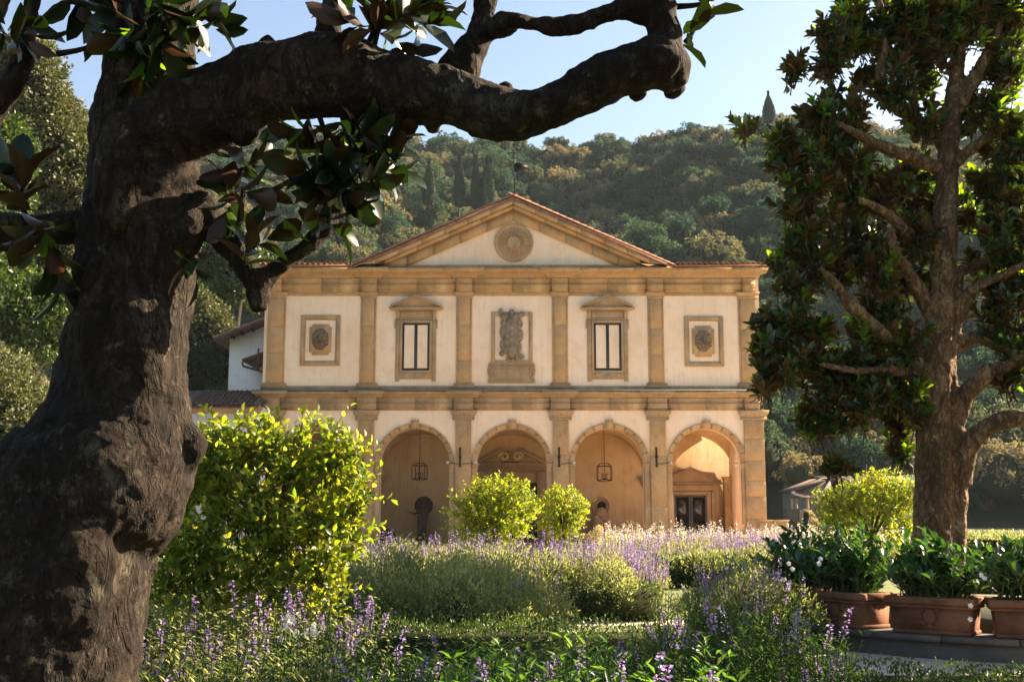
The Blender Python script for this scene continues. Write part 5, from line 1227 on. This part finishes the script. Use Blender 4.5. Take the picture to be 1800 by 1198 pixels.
def magnolia(lab, x, Y, limbs, blobs, nros, nobj, nl=9, L=.17, k3=.9, m=BARK2, lf=None):
    e = empty('magnolia_tree', (x, Y, 0), lab, 'tree'); g = G()
    for l in limbs: limb(g, l, 12, 4)
    bark_obj(g, 'trunk', m, e, .022, .04, .022, .2, .05)
    C = []; A = []
    ar = np.array([b_[1][0]*b_[1][2] for b_ in blobs]); ar = ar/ar.sum()
    for (c, r), w in zip(blobs, ar):
        k = max(3, int(nros*w)); d = rdir(k); c = np.array(c); r = np.array(r); C.append(c+d*r*rng.uniform(.35,1.05,(k,1))); A.append(d*.6+np.array([0,0,.75])+rdir(k)*.35)
    C = np.concatenate(C); A = np.concatenate(A)
    ks = len(C)//8; sub = rng.permutation(len(C))[:ks]
    d2 = ((C[:,None]-C[None,sub])**2).sum(-1); nn_ = sub[np.argmin(d2,1)]; C = C*.35+C[nn_]*.65+rng.normal(0,.05,C.shape)
    P, D, U, S = rosettes(C, A, L, nl); y_ = np.repeat(rng.random(len(C)) < .2, nl)
    idx = nearest(P, nobj) if nobj else np.array([], int); mk = np.ones(len(P), bool); mk[idx] = False
    g = G(); a = mk & ~y_; b_ = mk & y_
    place(g, L_MAG, P[a], D[a], U[a], S[a], .44, 0); place(g, L_MAG, P[b_], D[b_], U[b_], S[b_], .42, 1)
    # twigs inside the crown
    q = rng.integers(0, len(C), len(C)); Ad = nrm(A); ribbons(g, np.stack([C-Ad*.22-np.array([0,0,.05]), C-Ad*.1, C+Ad*.04],1), np.array([[.022,.014,.008]]), 2)
    o = g.obj('foliage', [lf or LF_MAG, LF_MAG2, TWIG], e); o['kind'] = 'stuff'
    if nobj: leaf_objs(e, MAGR, P, D, U, S, [int(i) for i in idx if not y_[i]]); leaf_objs(e, MAGY, P, D, U, S, [int(i) for i in idx if y_[i]])
    return e
YM = 15.0
def q_(lst, dy=0): return [PL(a, b, YM+dy*(i/max(1,len(lst)-1)), c*.79) for i, (a, b, c) in enumerate(lst)]
lm = [q_([(1645,1110,108),(1642,960,92),(1640,900,84),(1642,800,80),(1645,700,74),(1650,620,66),(1655,520,60),(1660,420,56),(1664,320,52),(1670,230,46),(1680,140,36),(1690,60,26),(1695,-60,20),(1690,-200,14)]),
      q_([(1662,1110,80),(1680,960,46),(1682,880,44),(1682,800,48),(1672,720,46),(1664,640,40),(1680,560,30),(1684,480,26)],.0),
      q_([(1640,720,44),(1610,640,42),(1560,595,36),(1520,560,32),(1490,530,28),(1470,500,20),(1440,470,14)],-.9),
      q_([(1640,560,36),(1615,510,34),(1590,470,30),(1570,440,24),(1565,400,20)],-.5),
      q_([(1650,440,36),(1610,420,32),(1580,395,28),(1550,370,20),(1510,350,14)],-.6),
      q_([(1655,300,32),(1600,275,34),(1560,262,28),(1515,240,22),(1470,215,16)],-.9),
      q_([(1655,250,34),(1610,210,30),(1565,180,28),(1548,140,26),(1552,80,22),(1545,0,18),(1540,-90,14)],-.4),
      q_([(1610,250,20),(1608,190,22),(1606,130,20),(1608,60,18),(1610,-40,14)],.4),
      q_([(1640,700,30),(1600,660,28),(1560,650,22),(1500,650,16),(1440,640,10)],-.8),
      q_([(1640,750,26),(1615,725,24),(1580,710,22),(1545,710,16),(1500,720,10)],.6),
      q_([(1690,850,44),(1700,790,48),(1735,750,40),(1775,735,42),(1820,735,34),(1890,720,28)],-.5),
      q_([(1680,740,44),(1700,690,42),(1740,655,38),(1775,640,30),(1830,600,22)],-.6),
      q_([(1682,610,32),(1715,590,28),(1745,605,22),(1790,620,18)],-.5),
      q_([(1684,560,34),(1700,520,32),(1725,500,26),(1770,480,20),(1820,450,14)],-.6),
      q_([(1672,480,26),(1710,470,24),(1750,460,18),(1800,440,14)],.5),
      q_([(1676,290,26),(1715,255,24),(1760,230,20),(1810,190,16)],-.3),
      q_([(1680,200,30),(1710,140,30),(1735,95,26),(1755,45,22),(1770,-40,18)],-.4),
      q_([(1675,200,26),(1720,140,22),(1760,110,22),(1800,95,18),(1850,70,14)],.5)]
def B(px, py, rx, ry, dy=0, rz=None): return E(px, py, YM+dy, rx, ry, rz or max(rx, ry)*1.0)
bl = [B(1480,80,62,110),B(1560,40,110,70),B(1450,230,85,80,-.3),B(1410,330,62,80,-.4),B(1500,330,80,70,-.2),B(1410,450,62,80,-.3),B(1500,450,80,55,.2),B(1390,590,72,85,-.4),B(1480,640,90,75,-.2),B(1540,560,60,55,.3),B(1450,735,58,40),B(1540,660,50,60),
      B(1700,30,110,50),B(1775,120,45,80),B(1610,120,50,60,.4),B(1770,290,50,85),B(1785,420,62,120,-.3,50),B(1775,560,60,90,-.2,50),B(1795,650,50,60,-.3),B(1740,470,30,60,.4),B(1760,380,40,70,.5),B(1580,720,40,50,.3),B(1590,480,45,45,.5),B(1600,330,40,60,.5),B(1325,225,24,18,-.3,14),B(1375,270,34,50,-.3),B(1316,572,15,14,-.5,8),B(1336,690,18,16,-.5,10),B(1462,818,36,16,-.5,14),B(1540,790,14,10,-.4,6),B(1590,790,26,30,.2),B(1345,640,25,60,-.3),B(1400,140,16,50),B(1640,380,60,60,.9),B(1700,350,30,60,.8),B(1600,610,36,40,-.3),B(1610,420,30,50,-.2),B(1560,330,40,50,-.2),B(1600,700,30,40,-.2),B(1700,180,40,60,.3),B(1620,220,30,60,-.1),B(1545,480,50,40,-.4),B(1520,700,50,36,-.4),B(1650,50,80,60,-.2),B(1740,190,45,50,-.2),B(1600,30,70,50,-.3),B(1790,230,30,50,-.3),B(1570,150,40,50,-.3),B(1770,30,50,50,-.2)]
magnolia('tall leafy magnolia with pale double trunk above the terracotta planters at the right', W(1650,1100,YM).x, YM, lm, bl, 3700, 300, lf=LF_MAGR)
x_, y_ = 9.3, 11.6  # unseen tree, added to cast shade on the right foreground
lm2 = [[(x_,y_,0,.3),(x_,y_,1.5,.22),(x_+.1,y_,3,.17),(x_,y_+.1,5,.1),(x_,y_,7,.05)],[(x_,y_,2.2,.12),(x_-.9,y_,3.2,.09),(x_-1.6,y_+.3,4.2,.05)],[(x_,y_,2.6,.12),(x_+.9,y_-.5,3.6,.08),(x_+1.5,y_,4.6,.05)]]
magnolia('unseen second magnolia added for shade beyond the right edge of the view', x_, y_, lm2, [((x_,y_,4.6),(2.3,2.8,2.4)),((x_,y_+.5,6.6),(1.7,2.2,1.6)),((x_-.6,y_-.5,3.2),(1.8,2.2,.9))], 700, 0)

# ------------------------------------------------------------------ round plinth with planters
PC = (6.35, 15.0); PR = 3.15
pl = empty('round_plinth', (PC[0], PC[1], 0), 'low round dark stone plinth carrying the terracotta planters under the right magnolia', 'plinth')
g = G(); lathe(g, [(PR-.02,0),(PR-.02,.19),(PR-.55,.19)], (PC[0],PC[1],0), 72); g.obj('drum', SLATE, pl)
g = G(); lathe(g, [(PR-.6,.10),(PR-.65,.34),(.01,.42)], (PC[0],PC[1],0), 48); g.obj('soil', SOIL, pl)
n = 26
for k in range(n):
    a0, a1 = 2*PI*k/n+.002, 2*PI*(k+1)/n-.002; g = G(); V = []
    for z in (.19,.25):
        for r in (PR-.6, PR+.03):
            for j in range(4): a = a0+(a1-a0)*j/3; V.append((PC[0]+r*math.cos(a), PC[1]+r*math.sin(a), z))
    Q = []
    for j in range(3): Q += [(8+j,12+j,13+j,9+j),(4+j,5+j,13+j,12+j),(j,4+j,5+j,1+j)[::-1],(j,j+1,9+j,8+j)[::-1]]
    Q += [(0,8,12,4)[::-1],(3,7,15,11)[::-1]]; g.add(V, Q); g.obj('coping_stone', SLATE, pl)
def planter(ang, lab, w=.88, plab=None):
    r = PR-.30; cx, cy_ = PC[0]+r*math.cos(ang), PC[1]+r*math.sin(ang); rz = ang+PI/2
    e = empty('planter', (cx, cy_, .252), lab, 'planter', 'terracotta planters on the round plinth')
    M = Matrix.Rotation(rz, 4, 'Z'); hw, hd, hh = w/2, .24, .40
    def addl(g2, name, m):
        V = np.concatenate(g2.V); V = [(M @ Vector(v))+Vector((cx,cy_,.252)) for v in V]; g2.V = [np.array([v[:] for v in V])]; return g2.obj(name, m, e)
    g = G(); t = .05
    g.add([(-hw+t,-hd+t*.6,0),(hw-t,-hd+t*.6,0),(hw-t,hd-t*.6,0),(-hw+t,hd-t*.6,0),(-hw+.02,-hd+.02,hh-.09),(hw-.02,-hd+.02,hh-.09),(hw-.02,hd-.02,hh-.09),(-hw+.02,hd-.02,hh-.09)], Q=BQ)
    cbox(g, -hw+t-.02, hw-t+.02, -hd+t*.6-.02, hd-t*.6+.02, 0, .045, .01)
    addl(g, 'body', TERRA)
    g = G()
    for a_, z0_, z1_ in ((.035,hh-.085,hh-.002),(.015,hh-.12,hh-.086)):
        for x0,x1,y0,y1 in ((-hw-a_,hw+a_,-hd-a_,-hd+.05),(-hw-a_,hw+a_,hd-.05,hd+a_),(-hw-a_,-hw+.05,-hd+.051,hd-.051),(hw-.05,hw+a_,-hd+.051,hd-.051)): cbox(g, x0,x1,y0,y1,z0_,z1_,.014)
    addl(g, 'rim', TERRA)
    g = G(); sphere(g, (0,-hd+.01,hh*.48), (.075,.02,.085)); 
    for k in range(8): a = 2*PI*k/8; sphere(g, (.10*math.cos(a),-hd+.015,hh*.48+.10*math.sin(a)), (.025,.012,.025))
    addl(g, 'rosette_relief', TERRA)
    g = G(); box(g, -hw+.05, hw-.05, -hd+.05, hd-.05, hh-.08, hh-.04); addl(g, 'soil', SOIL)
    # the plant
    p = empty('potted_shrub', (cx, cy_, .252+hh-.05), plab, 'shrub', 'leafy shrubs in the terracotta planters')
    nst = 95; g = G(); Ps = []; 
    for k in range(nst):
        bx_, by_ = random.uniform(-hw+.1,hw-.1), random.uniform(-hd+.07,hd-.07); b0 = M @ Vector((bx_,by_,0)); a = random.uniform(0,6.28); sp = random.uniform(.05,.58); h2 = random.uniform(.35,.85)*(1-.5*sp)
        pts_ = [(cx+b0.x+math.cos(a)*sp*t*t, cy_+b0.y+math.sin(a)*sp*t*t, .60+h2*t-.18*sp*t*t) for t in (0,.35,.7,1)]
        tube(g, pts_, [.008,.007,.005,.003], 4, 0); Ps.append(pts_)
    g.obj('stem', STEM, p)
    C = []; Dd = []
    for pts_ in Ps:
        for k in range(13):
            t = .15+.85*k/12; i = min(2, int(t*3)); f = t*3-i; q = [pts_[i][j]*(1-f)+pts_[i+1][j]*f for j in range(3)]; an = k*2.4; C.append(q); Dd.append((math.cos(an), math.sin(an), random.uniform(.1,.9)*(1+t)))
    C = np.array(C); Dd = np.array(Dd); U = np.array([0,0,1.])+rdir(len(C))*.35; S = .155*rng.uniform(.6,1.2,len(C))
    idx = nearest(C, 90); mk = np.ones(len(C), bool); mk[idx] = False; g = G(); place(g, L_CIT, C[mk], Dd[mk], U[mk], S[mk], .42, 0)
    o = g.obj('foliage', [LF_POT], p); o['kind'] = 'stuff'; leaf_objs(p, POTM, C, Dd, U, S, [int(i) for i in idx])
    return e, p, (cx, cy_)
LF_POT = m_leaf('potted laurel leaf', [(0,(.018,.048,.016)),(.6,(.03,.075,.022)),(1,(.06,.12,.03))], .25, (2.4,2.8,.7), .3, None, .6)
POTM = [leaf_mesh('shrub_leaf', L_CIT, LF_POT, .42) for _ in range(5)]
def flower(parent, px, py, Y, r, lab=None):
    c = np.array(W(px, py, Y)); A = nrm(np.array([random.uniform(-.4,.4),-1,random.uniform(.1,.6)]))
    g = G(); n = 5; a1 = nrm(np.cross(A, [0,0,1.])); a2 = np.cross(a1, A); an = np.arange(n)*2*PI/n+random.random()
    D = a1[None]*np.cos(an)[:,None]+a2[None]*np.sin(an)[:,None]+A*.35; place(g, L_CIT, np.repeat(c[None],n,0), D, np.repeat(A[None],n,0), r*.62, .8)
    g.obj('flower', FL_WHITE, parent)
angs = [(-2.93,'smaller sunlit ochre planter, leftmost on the round plinth'),(-2.60,'long terracotta planter second from the left on the round plinth'),(-2.22,'long terracotta planter in the middle before the magnolia trunk'),(-1.87,'terracotta planter at the right edge of the view')]
plabs = ['dark leafy shrub with white flowers in the leftmost planter','dark leafy shrub in the second planter from the left','dense dark shrub in the planter before the magnolia trunk','bright green shrub in the planter at the right edge']
shr = []
for (a, l), pl_ in zip(angs, plabs): shr.append(planter(a, l, .88, pl_))
for px, py in ((1386,990),(1393,1000),(1378,1018),(1388,1024),(1372,1030),(1442,982),(1440,990)): flower(shr[0][1], px, py, 13.0, .055)
for px, py in ((1724,1010),(1730,1016),(1705,1088),(1706,1064)): flower(shr[3][1], px, py, 11.7, .05)
# white flowers at the lower left, cream hydrangea, red stems
wf = empty('white_flowers', (-1.9, 8, 0), 'cluster of white blossoms beside the left end of the front hedge', 'flowers')
g = G(); herbs = []
for px, py in ((505,1085),(512,1090),(500,1100),(545,1108),(552,1100),(556,1112),(540,1116),(520,1112),(494,1122)): flower(wf, px, py, 8.2, .055); q = W(px,py,8.2); tube(g, [(q.x-.05,8.25,.3),(q.x,8.2,q.z)], .004, 4)
g.obj('stem', STEM, wf)
hy = empty('hydrangea', (fx(1035,950,27), 27, 0), 'cream conical hydrangea heads glowing right of the citrus bush', 'flowers')
for px, py, r in ((1050,940,9),(1053,932,7),(1038,944,7),(1026,946,6),(1046,952,8),(1031,953,6)):
    c = W(px, py, 27); g = G(); n = 260; d = rdir(n); rr = r*mpp(27); place(g, L_DIA, np.array(c)+d*np.array([rr,rr,rr*1.35])*rng.uniform(.7,1,(n,1)), d+rdir(n)*.5, rdir(n)+d, .035, .9); g.obj('flower_head', FL_CREAM, hy)
g = G()
for px in (1050,1038,1028): q = W(px,955,27); tube(g, [(q.x,27,0),(q.x,27,q.z)], .012, 4)
g.obj('stem', STEM, hy)
